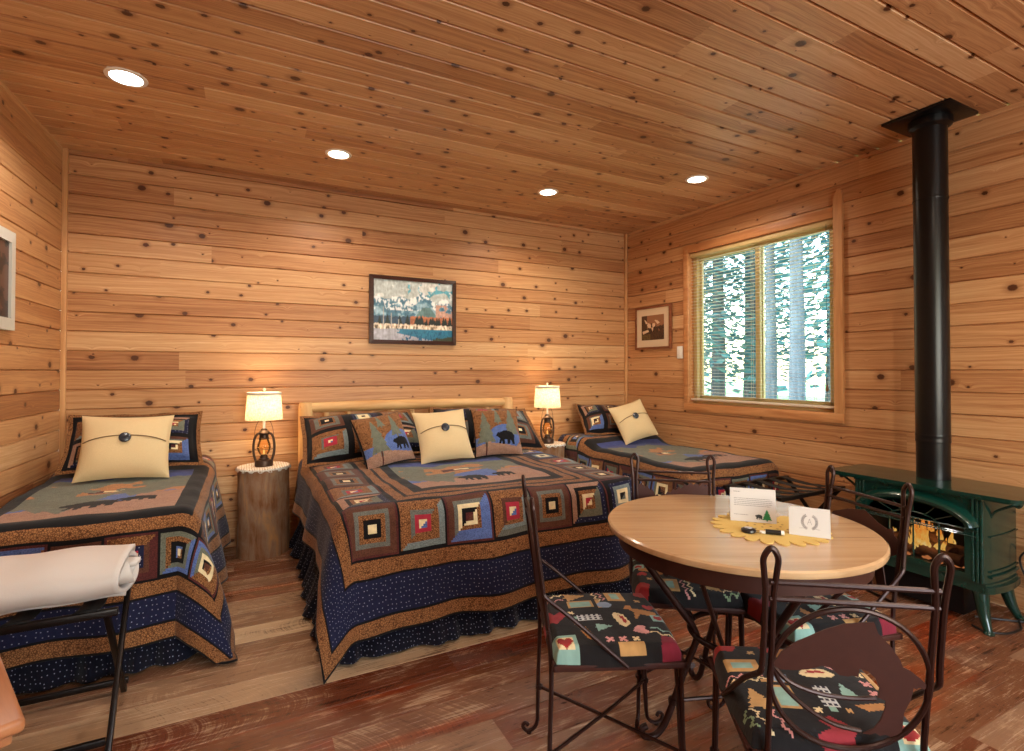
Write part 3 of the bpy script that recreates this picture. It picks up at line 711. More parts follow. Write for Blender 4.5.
# ------------------------------------------------------------------ beds
def make_bed(label, x0, x1, y0, y1, ztop, headboard=False, sides=(1, 1), seed=0):
    t = thing('bed', label, 'bed', ((x0+x1)/2, (y0+y1)/2, 0), 0, 'quilted beds')
    cx, cy = (x0+x1)/2, (y0+y1)/2; w, l = (x1-x0)/2, (y1-y0)/2
    MB().box((-w+.03, -l+.03, .34), (w-.03, l, ztop-.022), .05, segs=4).obj('mattress', M['mattress'], t)
    MB().box((-w+.05, -l+.05, .12), (w-.05, l, .335), .01).obj('box_spring', M['mattress'], t)
    for sx in (-1, 1):
        for sy in (-1, 1): MB().box((sx*(w-.12)-.03, sy*(l-.14)-.03, 0), (sx*(w-.12)+.03, sy*(l-.14)+.03, .119), .004).obj('leg', M['rackm'], t)
    # ruffled skirt round the foot and the open sides
    path = []; n = 140
    if sides[0]: path += [(-w+.02, l-.05-(2*l-.05)*i/n, -1, 0) for i in range(n)]
    path += [(-w+.02+(2*w-.04)*i/n, -l+.02, 0, -1) for i in range(n+1)]
    if sides[1]: path += [(w-.02, -l+.02+(2*l-.07)*i/n, 1, 0) for i in range(1, n+1)]
    nz = 34; r = random.Random(seed); P = np.zeros((nz+1, len(path), 3)); s = 0; last = path[0]; ph = 0
    UV = np.zeros((nz+1, len(path), 2))
    for i, (px, py, nx_, ny_) in enumerate(path):
        s += math.hypot(px-last[0], py-last[1]); last = (px, py)
        a = .6*math.sin(s*33+1.5*math.sin(s*7+seed))+.4*math.sin(s*57+seed+2*math.sin(s*11))
        g = .5+.5*math.sin(s*5.1+seed*2)
        for k in range(nz+1):
            q = k/nz; dn = 1-q                                       # k=0 hem, k=nz top
            # round the corner normals
            o = -.012+dn*dn*(.065+.03*g)+a*(.004+.03*dn)*dn**.5
            P[k, i] = (px+nx_*o, py+ny_*o, .006+.355*q+.006*a*dn+.006*dn)
            UV[k, i] = (s*1.25, q*.37)
    C = np.zeros((nz, len(path)-1, 3)); K = np.zeros((nz, len(path)-1)); C[:] = np.array(NAVY2[:3]); K[:] = 2
    grid_obj('bed_skirt', P, C, M['cloth'], t, K, UV, thick=.004)
    if headboard:
        yb = l+.06
        for sx in (-1, 1):
            pr = [(.052, 0), (.055, .3), (.054, .8), (.052, 1.04), (.046, 1.06)]
            MB().lathe(pr, 20, (sx*w+(.045 if sx < 0 else .02), yb, 0)).obj('headboard_post', M['log'], t)
        for zz, rr in ((1.018, .042), (.62, .036)):
            MB().tube([(-w, yb, zz), (-w*.4, yb+.005, zz+.005), (w*.3, yb-.004, zz+.004), (w, yb, zz)], [rr*.9, rr, rr, rr*.9], 16).obj('headboard_rail', M['logx'], t)
        for i in range(9):
            xx = -w+.19+i*(2*w-.38)/8; MB().tube([(xx, yb, .63), (xx, yb, .98)], .024, 12).obj('headboard_spindle', M['log'], t)
    return t
make_bed('large middle bed with peeled pine log headboard and dark starry skirt', .37, 2.11, 2.42, 4.19, .655, True, seed=1)
make_bed('narrow bed in the left corner with dark starry skirt', -1.045, -.205, 2.80, 4.31, .655, False, (0, 1), seed=2.4)
make_bed('narrow bed under the window in the right corner', 2.722, 3.60, 2.60, 4.31, .61, False, (1, 0), seed=4)

# ------------------------------------------------------------------ pillows
def pillow_P(w, h, t, n=44, m=36, flange=0.0, sag=0.0, pinch=.06, taper=0.0):
    """front and back faces as two grids, local x right, z up, -y front"""
    out = []
    for side in (-1, 1):
        P = np.zeros((m+1, n+1, 3))
        for j in range(m+1):
            for i in range(n+1):
                a, b = 2*i/n-1, 2*j/m-1
                fa, fb = (w/2-flange)/(w/2), (h/2-flange)/(h/2)
                ai, bi = min(1, abs(a)/fa), min(1, abs(b)/fb)
                th = t/2*((1-ai**2.6)*(1-bi**2.6))**.55
                th *= 1+.25*sag*(-b)
                x = a*w/2*(1-pinch*(1-b*b)*abs(a))*(1-taper*(b+1)/2); z = b*h/2*(1-pinch*(1-a*a)*abs(b))
                y = side*(th+.0015)+.004*lump(a*.6+w, b*.5+h, 8)*(1-ai**4)*(1-bi**4)
                if flange: y += .006*math.sin(a*9+b*7)*max(0, (max(ai, bi)-.97)/.03)
                P[j, i] = (x, y, z)
        out.append(P)
    return out
def place_rot(lean, rz, roll=0):
    return (Matrix.Rotation(rz, 4, 'Z') @ Matrix.Rotation(lean, 4, 'X') @ Matrix.Rotation(roll, 4, 'Y')).to_euler()
def pillow(name, label, loc, lean, rz, roll, w, h, t, pat, flange=0, cat='pillow', group=None, pinch=.06, n=44, m=36, taper=0.0):
    """loc = middle of the bottom edge"""
    root = bpy.data.objects.new(name, None); COL.objects.link(root); tag(root, label, cat, group)
    root.rotation_euler = place_rot(-lean, rz, roll); root.empty_display_size = .05
    root.location = loc
    F, B = pillow_P(w, h, t, n, m, flange, .6, pinch, taper)
    C, K = pat(n, m); off = np.array([0, 0, h/2])
    gx, gy = np.meshgrid(np.linspace(0, w, n+1), np.linspace(0, h, m+1)); UV = np.stack([gx, gy], -1)
    # one closed cover: front grid then the back grid welded at the rim
    cm = M['cream' if pat is pat_plain else 'cloth']
    fo = grid_obj('pillow_cover', F+off, C, cm, root, K, UV)
    bo = grid_obj('back_cover', B+off, C[:, ::-1]*.999, cm, root, K[:, ::-1], UV, flip=True)
    return root
def pat_sham(nb_x, nb_y, shift=0):
    def f(n, m):
        C = np.zeros((m, n, 3)); K = np.zeros((m, n)); put(C, K, np.ones((m, n), bool), TAN)
        x0, y0 = 4, 4; B = (n-8)//nb_x; By = (m-8)//nb_y; b = min(B, By)
        put(C, K, (slice(2, m-2), slice(2, n-2)), BLK)
        for i in range(nb_x):
            for j in range(nb_y): block(C, K, 3+i*(n-6)//nb_x, 3+j*(m-6)//nb_y, b, BLOCKS[(i*2+j*3+shift) % 7])
        return C, K
    return f
def pat_bear(trees, bx, by, bs, flipb=1):
    def f(n, m):
        X, Y = np.meshgrid((np.arange(n)+.5)/n, (np.arange(m)+.5)/m); C = np.zeros((m, n, 3)); K = np.zeros((m, n))
        put(C, K, np.ones((m, n), bool), TAN); put(C, K, Y < .26+.05*np.sin(X*5), PNK)
        put(C, K, ((X-bx)/.34)**2+((Y-by-.02)/.26)**2 < 1, BLU); put(C, K, (Y < .36)&(Y > .2)&(X < .2), BLU); put(C, K, Y < .2+.04*np.sin(X*5), PNK)
        for (cx, cy, s) in trees:
            put(C, K, poly_mask(X, Y, xf(TREE, cx, cy, s, 0, .62)), SAGE)
        put(C, K, (np.abs(X-trees[0][0]) < .015)&(Y < .26), MAR)
        put(C, K, poly_mask(X, Y, xf(BEAR, bx, by, bs, 0, 1)), BLK)
        e = (X < .02)|(X > .98)|(Y < .02)|(Y > .98); put(C, K, e, BLK)
        return C, K
    return f
def pat_plain(n, m):
    C = np.zeros((m, n, 3)); K = np.zeros((m, n)); C[:] = np.array(rgb(226, 203, 160)[:3]); return C, K
def cream_pillow(label, loc, lean, rz, roll, w, h, t=.15, bt=(0, .06)):
    p = pillow('throw_pillow', label, loc, lean, rz, roll, w, h, t, pat_plain, 0, 'pillow', 'cream button pillows', .07)
    ty = lambda a, b: -(t/2*((1-abs(a)**2.6)*(1-abs(b)**2.6))**.55*(1-.15*b))-.006
    pts = []
    for i in range(25):
        a = -.93+1.86*i/24; b = .2+.16*(1-a*a)-.14
        pts.append((a*w/2*(1-.07*(1-b*b)*abs(a)), ty(a, b), h/2+b*h/2))
    MB().tube(pts, .003, 6).obj('flap_seam', M['seam'], p)
    b = MB().lathe([(.002, .012), (.022, .011), (.029, .006), (.03, 0), (.026, -.004)], 20); bo = b.obj('button', M['button'], p, (0, ty(0, .14)-.004, h/2+.14*h/2), (R(90), 0, 0))
    return p
# middle bed
pillow('sham_pillow', 'patchwork sham pillow at the left of the middle bed headboard', (.82, 3.72, .675), R(51), R(5), R(-2), .98, .48, .24, pat_sham(3, 2, 1), .035, 'pillow', 'patchwork shams', .03, 64, 44, .14)
pillow('sham_pillow', 'patchwork sham pillow at the right of the middle bed headboard, nearest the second lamp', (1.72, 3.72, .675), R(50), R(-5), R(3), .98, .48, .24, pat_sham(3, 2, 3), .035, 'pillow', 'patchwork shams', .03, 64, 44, .14)
pillow('throw_pillow', 'small tilted bear and pine tree pillow left of the cream pillow on the middle bed', (.875, 3.44, .672), R(28), R(14), R(-7), .37, .37, .13, pat_bear([(.3, .52, .72), (.72, .7, .5), (.46, .84, .3)], .74, .34, .34), 0, 'pillow', 'bear pillows', .06, 74, 74)
cream_pillow('cream pillow with dark button between the two bear pillows on the middle bed', (1.265, 3.43, .672), R(30), R(-3), R(-3), .39, .39)
pillow('throw_pillow', 'small bear and pine tree pillow right of the cream pillow on the middle bed', (1.66, 3.43, .672), R(24), R(-8), R(0), .37, .37, .13, pat_bear([(.22, .55, .74), (.78, .66, .66), (.5, .8, .36)], .62, .34, .4), 0, 'pillow', 'bear pillows', .06, 74, 74)
# left bed
pillow('sham_pillow', 'patchwork sham pillow behind the cream pillow on the left corner bed', (-.60, 3.87, .70), R(35), R(2), 0, .74, .40, .18, pat_sham(3, 2, 5), .04, 'pillow', 'patchwork shams', .05, 60, 41, .04)
cream_pillow('largest cream button pillow, on the left corner bed', (-.625, 3.70, .67), R(26), R(3), R(2), .455, .40, .17)
# right bed
pillow('sham_pillow', 'patchwork sham pillow lying behind the cream pillow on the bed under the window', (3.14, 3.95, .69), R(50), R(-6), R(4), .66, .42, .22, pat_sham(3, 2, 2), .03, 'pillow', 'patchwork shams', .05, 60, 41, .1)
cream_pillow('cream button pillow leaning askew on the bed under the window', (3.27, 3.73, .665), R(28), R(-10), R(-14), .38, .38, .14)

# ------------------------------------------------------------------ stump tables, lamps
def barkmat():
    t = NT('stump_bark'); tc = t.n('ShaderNodeTexCoord').outputs['Object']; mp = t.n('ShaderNodeMapping'); t.l(tc, mp.inputs[0]); mp.inputs['Scale'].default_value = (16, 16, 3.2)
    f = t.noise(mp.outputs[0], 1, 5, .65, .6); g = t.noise(tc, 7, 3)
    c = t.ramp(t.math('ADD', t.math('MULTIPLY', f, .7), t.math('MULTIPLY', g, .4), clamp=True), [(.34, rgb(88, 56, 36)), (.48, rgb(150, 104, 70)), (.6, rgb(166, 134, 108)), (.74, rgb(200, 150, 98))])
    t.bsdf(c, .8, normal=t.bump(f, .6, .012), Specular_IOR_Level=.2); return t.m
M['stump'] = barkmat()
def lacemat():
    t = NT('white_lace'); tc = t.n('ShaderNodeTexCoord').outputs['Object']; vo = t.n('ShaderNodeTexVoronoi'); vo.inputs['Scale'].default_value = 62; vo.inputs['Randomness'].default_value = .35; t.l(tc, vo.inputs['Vector'])
    t.bsdf(t.mix(t.smooth(vo.outputs['Distance'], .42, .28), rgb(236, 230, 220), rgb(186, 150, 116)), .9, Specular_IOR_Level=.1); return t.m
M['lace'] = lacemat(); M['shadeband'] = plain('cream_shade_band', rgb(230, 222, 206), .9)
M['endgrain'] = plain('pale_end_grain', rgb(212, 176, 130), .7, 0, .2, .2, 40)
def stump(label, x, y, r, h, seed):
    t = thing('stump_table', label, 'side table', (x, y, 0), 0, 'log stump bedside tables')
    n = 64; rows = 26; vs = []; fs = []
    for j in range(rows+1):
        q = j/rows
        for k in range(n):
            a = 2*math.pi*k/n
            rr = r*(1.0+.05*(1-q)**3+.018*math.sin(3*a+seed)+.014*math.sin(5*a+seed*2+q*2))+.004*mnoise.noise(Vector((math.cos(a)*4, math.sin(a)*4, q*6+seed)))
            if j == rows: rr -= .006
            vs.append((rr*math.cos(a), rr*math.sin(a), h*q))
    for j in range(rows):
        for k in range(n): k2 = (k+1) % n; fs.append((j*n+k, j*n+k2, (j+1)*n+k2, (j+1)*n+k))
    fs.append(tuple(range(n-1, -1, -1)))
    MB().add(vs, fs).obj('log_trunk', M['stump'], t)
    MB().lathe([(r-.004, -.004), (r-.008, .0005)], 48, (0, 0, h)).obj('log_top', M['endgrain'], t)
    d = thing('doily', 'white lace doily '+('between stump and first lantern lamp near the left bed' if x < 1 else 'under the lantern lamp between the middle and right beds'), 'doily', (x, y, h+.0012), 0, 'lace doilies')
    ring = []; N_ = 72
    vs = [(0, 0, .002)]+[((r*.5)*math.cos(2*math.pi*k/N_), (r*.5)*math.sin(2*math.pi*k/N_), .003) for k in range(N_)]
    for k in range(N_): a = 2*math.pi*k/N_; vs.append(((r+.003)*math.cos(a), (r+.003)*math.sin(a), .003))
    for k in range(N_): a = 2*math.pi*k/N_; rr = r+.013; vs.append((rr*math.cos(a), rr*math.sin(a), -.008-.012*(k % 4 < 2)))
    fs = [(0, 1+k, 1+(k+1) % N_) for k in range(N_)]
    for L_ in range(2):
        for k in range(N_):
            k2 = (k+1) % N_
            if L_ == 0 and k % 3 == 0 and False: continue
            b = 1+L_*N_; fs.append((b+k, b+N_+k, b+N_+k2, b+k2))
    dm = MB().add(vs, fs).obj('lace_cloth', M['lace'], d); s = dm.modifiers.new('t', 'SOLIDIFY'); s.thickness = .0015; s.offset = 1
    return t
stump('log stump bedside table between the left bed and the middle bed', .125, 4.17, .168, .612, 1.0)
stump('log stump bedside table between the middle bed and the window bed', 2.52, 4.17, .15, .625, 3.0)

def shademat():
    t = NT('linen_lampshade'); uv = t.n('ShaderNodeTexCoord').outputs['Object']
    mp = t.n('ShaderNodeMapping'); t.l(uv, mp.inputs[0]); mp.inputs['Scale'].default_value = (130, 130, 60); mp2 = t.n('ShaderNodeMapping'); t.l(uv, mp2.inputs[0]); mp2.inputs['Scale'].default_value = (30, 30, 320)
    f = t.math('MULTIPLY_ADD', t.math('ADD', t.noise(mp.outputs[0], 1, 2), t.noise(mp2.outputs[0], 1, 2)), .5, 0)
    c = t.ramp(f, [(.35, rgb(196, 172, 136)), (.6, rgb(244, 230, 204))])
    a = t.n('ShaderNodeBsdfDiffuse'); t.l(c, a.inputs[0]); b = t.n('ShaderNodeBsdfTranslucent'); t.l(c, b.inputs[0])
    mx = t.n('ShaderNodeMixShader'); mx.inputs[0].default_value = .3; t.l(a.outputs[0], mx.inputs[1]); t.l(b.outputs[0], mx.inputs[2]); t.l(mx.outputs[0], t.out.inputs[0]); return t.m
M['shade'] = shademat()
M['bronze'] = plain('aged_bronze', rgb(84, 66, 56), .42, .7, .5, .25, 60)
M['amber'] = glass('amber_lantern_glass', (1.0, .84, .6, 1), .03, .9)
M['wick'] = emit('lantern_night_light', (1, .55, .2, 1), 1.2)
def lamp(label, x, y, z, power):
    t = thing('lantern_lamp', label, 'lamp', (x, y, z), 0, 'lantern table lamps')
    MB().lathe([(.058, 0), (.06, .006), (.06, .036), (.055, .046), (.036, .05), (.03, .058)], 32).obj('base', M['bronze'], t)
    MB().lathe([(.022, .056), (.026, .062), (.024, .075), (.018, .082)], 24).obj('burner', M['bronze'], t)
    MB().lathe([(.026, .082), (.040, .108), (.046, .135), (.042, .162), (.032, .186), (.029, .196)], 28, cap=False).obj('glass_globe', M['amber'], t)
    MB().lathe([(.004, .085), (.007, .098), (.006, .115), (.001, .128)], 10).obj('flame_bulb', M['wick'], t)
    MB().lathe([(.033, .194), (.036, .2), (.03, .206), (.03, .226), (.038, .232), (.04, .24), (.03, .252), (.022, .258), (.02, .268), (.012, .272)], 28).obj('cap', M['bronze'], t)
    for s in (-1, 1):
        pts = smooth_path([(s*.052, 0, .04), (s*.064, 0, .085), (s*.068, 0, .14), (s*.062, 0, .195), (s*.048, 0, .228), (s*.03, 0, .236)], 6)
        MB().tube(pts, .0085, 10).obj('side_tube', M['bronze'], t)
    for q in (-1, 1): MB().tube([(-.064, q*.008, .12), (-.045, q*.035, .122), (0, q*.05, .125), (.045, q*.035, .122), (.064, q*.008, .12)], .0018, 6).obj('globe_guard', M['bronze'], t)
    b = [(.062*math.cos(a), .0, .215+.135*math.sin(a)) for a in [math.pi*i/20 for i in range(21)]]
    MB().tube(b, .002, 6).obj('bail_handle', M['bronze'], t)
    MB().tube([(0, 0, .27), (0, 0, .335)], .009, 12).obj('socket_stem', M['white'], t)
    MB().lathe([(.012, .33), (.02, .345), (.028, .375), (.024, .405), (.012, .42), (.001, .424)], 16).obj('light_bulb', M['bulb'], t)
    MB().lathe([(.124, .335), (.110, .512)], 48, cap=False).obj('lamp_shade', M['shade'], t)
    bd = MB(); bd.lathe([(.1115, .512), (.1125, .514), (.1145, .53), (.1115, .532), (.109, .531), (.1085, .514)], 48, cap=False); bd.obj('shade_rim', M['shadeband'], t)
    sp = MB()
    for k in range(3): a = k*2.094+.4; sp.tube([(.008*math.cos(a), .008*math.sin(a), .522), (.11*math.cos(a), .11*math.sin(a), .522)], .0022, 6)
    sp.tube([(0, 0, .42), (0, 0, .53)], .004, 8); sp.obj('shade_spider', M['bronze'], t)
    MB().lathe([(.008, .524), (.014, .53), (.006, .54), (.011, .551), (.009, .56), (.001, .564)], 14).obj('finial', M['shadeband'], t)
    L = bpy.data.lights.new('lamp_light', 'POINT'); L.energy = power; L.color = (1, .72, .42); L.shadow_soft_size = .05
    lo = bpy.data.objects.new('lamp_light', L); COL.objects.link(lo); lo.parent = t; lo.location = (0, 0, .44)
    return t
M['bulb'] = emit('warm_bulb', (1, .75, .45, 1), 12.0)
lamp('lit lantern table lamp with linen shade on the stump between left and middle beds', .125, 4.15, .616, 6)
lamp('lit lantern table lamp with linen shade on the stump between middle and right beds', 2.5, 4.15, .629, 6)

# ------------------------------------------------------------------ recessed lights
M['lens'] = emit('warm_downlight_lens', (1, .86, .66, 1), 14.0); M['lens2'] = emit('cool_downlight_lens', (.86, .93, 1, 1), 22.0)
def downlight(label, x, y, power, col, r=.075, lens='lens'):
    t = thing('recessed_light', label, 'ceiling light', (x, y, CEIL), 0, 'recessed ceiling lights')
    MB().lathe([(r*.86, -.001), (r*.88, -.006), (r*1.12, -.004), (r*1.16, .004), (r*.86, .004)], 40, cap=False).obj('trim_ring', M['white'], t)
    MB().lathe([(r*.86, -.0035), (.001, -.0035)], 36).obj('lens', M[lens], t)
    L = bpy.data.lights.new('downlight', 'SPOT'); L.energy = power; L.color = col; L.shadow_soft_size = r*.7; L.spot_size = R(155); L.spot_blend = .6
    lo = bpy.data.objects.new('downlight', L); COL.objects.link(lo); lo.parent = t; lo.location = (0, 0, -.012)
    return t
WARM = (1, .84, .66); DL = 52
downlight('recessed light glowing cool white, nearest the left wall', -.536, 3.17, DL*1.1, (1, .9, .78), .08, 'lens2')
downlight('recessed light above the left side of the middle bed', .553, 3.643, DL, WARM)
downlight('recessed light above the right side of the middle bed', 2.198, 3.635, DL, WARM)
downlight('recessed light nearest the window', 3.06, 2.87, DL*.8, WARM)
downlight('recessed light over the stove end of the room, out of view', 2.25, .45, DL*1.7, WARM)  # unseen lamp added where the flue pipe's shadow points back to
downlight('added recessed light over the camera end of the room by the left wall, out of view', .3, .55, DL*1.1, WARM)  # unseen fixture added to brighten the room
downlight('added recessed light at the far front of the room on the right, out of view', 2.25, -1.4, DL, WARM)  # made-up fixture, added as fill from behind the camera
downlight('added recessed light at the far front of the room on the left, out of view', .3, -1.4, DL, WARM)  # another made-up fixture adding fill from behind the camera


# ------------------------------------------------------------------ stove and its pipe
def rodpath(mb, pts, r, n=8, k=5, closed=False): mb.tube(smooth_path(pts, k, closed), r, n, closed); return mb
SX, SY = 3.28, 1.545                                                 # front face plane, middle of the stove
st = thing('gas_stove', 'dark green enamelled gas stove with arched glass front against the right wall', 'stove', (SX, SY, 0), 0)
# local: -x towards the room, +x towards the wall, y along the wall (near end is -y)
HW = .305
def bowed(hw, d, bow, n=14):
    """plan outline: flat front at x=0, straight back at x=d, sides bowed out"""
    p = [(0, -hw), ]
    for i in range(n+1):
        q = i/n; p.append((.03+(d-.03)*q, -hw-bow*math.sin(math.pi*(.15+.7*q))))
    for i in range(n+1):
        q = 1-i/n; p.append((.03+(d-.03)*q, hw+bow*math.sin(math.pi*(.15+.7*q))))
    p.append((0, hw)); return p
def slab(mb, poly, z0, z1, inset=0.0):
    n = len(poly); vs = [(x, y, z0) for x, y in poly]+[(x, y, z1) for x, y in poly]
    mb.add(vs, [tuple(range(n-1, -1, -1)), tuple(range(n, 2*n))]+[(i, (i+1) % n, n+(i+1) % n, n+i) for i in range(n)], False); return mb
D = .33
body = MB()
slab(body, bowed(HW+.012, D, .028), .19, .222)                       # base plate
slab(body, bowed(HW+.004, D, .024), .222, .238)
# side shells and back around the firebox
for s_ in (-1, 1):
    side = [(.0, s_*(HW-.055)), (.0, s_*HW)]+[(.03+(D-.03)*i/10, s_*(HW+.02*math.sin(math.pi*(.15+.7*i/10)))) for i in range(11)]+[(D, s_*(HW-.055))]
    if s_ > 0: side = side[::-1]
    slab(body, side, .238, .655)
slab(body, [(D-.03, -HW+.05), (D-.03, HW-.05), (D, HW-.05), (D, -HW+.05)], .238, .655)
slab(body, [(.0, -HW+.05), (.0, HW-.05), (D-.02, HW-.05), (D-.02, -HW+.05)], .60, .655)
slab(body, [(.0, -HW+.05), (.0, HW-.05), (.02, HW-.05), (.02, -HW+.05)], .238, .262)
bo = body.obj('stove_body', M['green'], st)
for s_ in (-1, 1):
    col = MB()
    for yy in (HW-.008, HW-.026, HW-.044): col.tube([(-.004, s_*yy, .24), (-.004, s_*yy, .65)], .0095, 10)
    col.obj('corner_pilaster', M['green'], bo)
for z_, r_ in ((.27, .008), (.295, .005), (.47, .004)):
    for s_ in (-1, 1): MB().tube([(.03+(D-.03)*i/10, s_*(HW+.004+.021*math.sin(math.pi*(.15+.7*i/10))), z_) for i in range(11)], r_, 8).obj('side_band', M['green'], bo)
inn = MB(); y0_, y1_ = -HW+.056, HW-.056
inn.box((.012, y0_, .262), (D-.032, y1_, .266)); inn.box((D-.036, y0_, .262), (D-.032, y1_, .60)); inn.box((.012, y0_, .262), (D-.032, y0_+.004, .60)); inn.box((.012, y1_-.004, .262), (D-.032, y1_, .60))
inn.obj('firebox', M['soot'], st)
# top slab with rounded front corners
w2 = .46; tp = [(-.045, -w2+.05), (-.045, w2-.05)]
pl = []
for cx, cy, a0 in ((-.045+.05, w2-.05, 90), (-.045+.05, -w2+.05, 180)):
    for i in range(9): a = R(a0+90*i/8); pl.append((cx+.05*math.cos(a), cy+.05*math.sin(a)))
pl += [(.36, -w2), (.36, w2)]
tb = MB(); slab(tb, pl, .672, .688); slab(tb, [(x*.985+.003, y*.985) for x, y in pl], .663, .672); slab(tb, [(-.02, -HW), (-.02, HW), (.34, HW), (.34, -HW)], .652, .664)
tb.obj('top_slab', M['green'], st)
for s_ in (-1, 1):
    br = MB(); rodpath(br, [(.05, s_*(HW+.005), .56), (.05, s_*(HW+.03), .60), (.05, s_*(HW+.09), .64), (.05, s_*(HW+.125), .655), (.05, s_*(HW+.115), .64), (.05, s_*(HW+.1), .645)], .007, 8); br.obj('shelf_bracket', M['green'], st)
# arched door: frame, hood, glazing bars, glass
def arch(hw, zs, zr, n=20): return [(-hw*math.cos(math.pi*i/n), zs+zr*math.sin(math.pi*i/n)) for i in range(n+1)]
door = MB(); oi = HW-.050
outer = [(-oi, .245)]+arch(oi, .50, .115)+[(oi, .245)]
inner_ = [(-oi+.026, .272)]+arch(oi-.026, .50, .088)+[(oi-.026, .272)]
n = len(outer); vs = [(-.012, y, z) for y, z in outer]+[(-.012, y, z) for y, z in inner_]+[(.01, y, z) for y, z in outer]+[(.01, y, z) for y, z in inner_]
fs = []
for i in range(n): j = (i+1) % n; fs += [(i, j, n+j, n+i), (2*n+j, 2*n+i, 3*n+i, 3*n+j), (i, 2*n+i, 2*n+j, j), (n+j, 3*n+j, 3*n+i, n+i)]
door.add(vs, fs, False); do = door.obj('arched_door', M['green'], st)
sp_ = MB()                                                            # plate between arch and the top
pts = [(-HW+.05, .50)]+arch(oi+.001, .50, .116)+[(HW-.05, .50), (HW-.05, .652), (-HW+.05, .652)]
sp_.prism(pts, lambda a, b, c: (c, a, b), .012); sp_.obj('front_plate', M['green'], st)
hood = MB(); hv = []; m_ = 24
prof = [(-.006, -.004), (-.034, -.002), (-.058, .014), (-.062, .03), (-.045, .046), (-.006, .056)]
for i in range(m_+1):
    th = math.pi*(.04+.92*i/m_); cy, cz = -oi*math.cos(th), .50+.10*math.sin(th); ny, nz = -math.cos(th)*.5, math.sin(th)
    l_ = math.hypot(ny, nz); ny /= l_; nz /= l_
    for px, pr in prof: hv.append((px, cy+ny*(pr-.012), cz+nz*(pr-.012)))
q = len(prof); hf = [(i*q+k, i*q+k+1, (i+1)*q+k+1, (i+1)*q+k) for i in range(m_) for k in range(q-1)]+[tuple(range(q)), tuple(m_*q+k for k in range(q))]
hood.add(hv, hf); hood.obj('arched_hood', M['green'], st)
MB().prism(inner_, lambda a, b, c: (c, a, b), .003).obj('door_glass', M['stoveglass'], do)
bars = MB(); iw = oi-.026
for yy in (-iw*.52, 0, iw*.52): bars.tube([(-.009, yy, .272), (-.009, yy, .50+.0)], .0045, 8)
bars.tube([(-.009, -iw, .475), (-.009, iw, .475)], .003, 8)
bars.tube([(-.009, y, z) for y, z in arch(iw*.52, .48, .05)], .0045, 8)
for a in (35, 62, 90, 118, 145): bars.tube([(-.009, iw*.52*math.cos(R(a)), .48+.05*math.sin(R(a))), (-.009, iw*.96*math.cos(R(a)), .50+.084*math.sin(R(a)))], .0035, 8)
for z_ in (.468, .500): bars.tube([(-.02, -HW+.02, z_), (-.02, HW-.02, z_)], .0035, 8)
bars.obj('glazing_bars', M['green'], do)
for sx_, sy_ in ((0, -1), (0, 1), (1, -1), (1, 1)):
    lg = MB(); x_, y_ = (.035 if sx_ == 0 else D-.035), sy_*(HW-.03); ox, oy = (-1 if sx_ == 0 else 1), sy_
    path = [(x_, y_, .195), (x_+ox*.006, y_+oy*.008, .14), (x_+ox*.02, y_+oy*.022, .07), (x_+ox*.036, y_+oy*.04, .02), (x_+ox*.044, y_+oy*.048, .0)]
    lg.tube(smooth_path(path, 4), [.036-.019*min(1, i/13) if i < 13 else .017 for i in range(17)], 10); lg.lathe([(.022, 0), (.024, .006), (.016, .014)], 12, (path[-1][0], path[-1][1], 0)); lg.obj('leg', M['green'], st)
bn = MB(); bn.box((.05, -.2, .03), (.3, .2, .19), .006); bn.obj('burner_housing', M['black'], st)
r = random.Random(4)
for a_, b_, rr in (((.07, -.19, .30), (.10, .17, .305), .032), ((.16, -.18, .325), (.17, .19, .315), .034), ((.09, -.14, .335), (.2, .06, .385), .024), ((.2, -.05, .38), (.08, .15, .34), .023), ((.08, -.03, .30), (.06, .09, .30), .02)):
    lg = MB(); P0, P1 = Vector(a_), Vector(b_); lg.tube([P0.lerp(P1, i/7)+Vector((0, 0, .004*math.sin(i*2.1))) for i in range(8)], [rr*(1+.12*math.sin(i*1.9+rr*99)) for i in range(8)], 12); lg.obj('log', M['charlog'], st)
em = MB()
for i in range(46):
    x_, y_, z_ = r.uniform(.04, .22), r.uniform(-.21, .21), .27+r.random()*.012; s_ = r.uniform(.01, .022)
    em.add([(x_+s_*dx, y_+s_*dy, z_+s_*dz*.7) for dx, dy, dz in ((1, 0, 0), (-1, 0, 0), (0, 1, 0), (0, -1, 0), (0, 0, 1), (0, 0, -1))], [(0, 2, 4), (2, 1, 4), (1, 3, 4), (3, 0, 4), (2, 0, 5), (1, 2, 5), (3, 1, 5), (0, 3, 5)], False)
e_ = em.obj('ember_bed', M['ember'], st); e_['kind'] = 'stuff'
rf = random.Random(12)
for i in range(72):
    y_ = rf.gauss(.01, .075); y_ = max(-.2, min(.2, y_)); x_ = rf.uniform(.05, .2); h_ = (.035+.10*rf.random())*(1.15-abs(y_)/.25); w_ = rf.uniform(.005, .0125); ln = rf.uniform(-.02, .02); z0 = rf.uniform(.285, .345)
    fl = MB(); ps = []; rs = []
    for k in range(7):
        q_ = k/6; ps.append((x_+.5*ln*q_, y_+ln*q_+.007*math.sin(q_*6+i*1.7)*q_, z0+h_*q_)); rs.append(max(.0008, w_*(math.sin(math.pi*(.22+.78*q_)))**.9))
    fl.tube(ps, rs, 6); fl.obj('flame', M['flame'], st)
FLt = bpy.data.lights.new('fire_light', 'POINT'); FLt.energy = 1.2; FLt.color = (1, .5, .18); FLt.shadow_soft_size = .06
fo_ = bpy.data.objects.new('fire_light', FLt); COL.objects.link(fo_); fo_.parent = st; fo_.location = (.06, 0, .42)

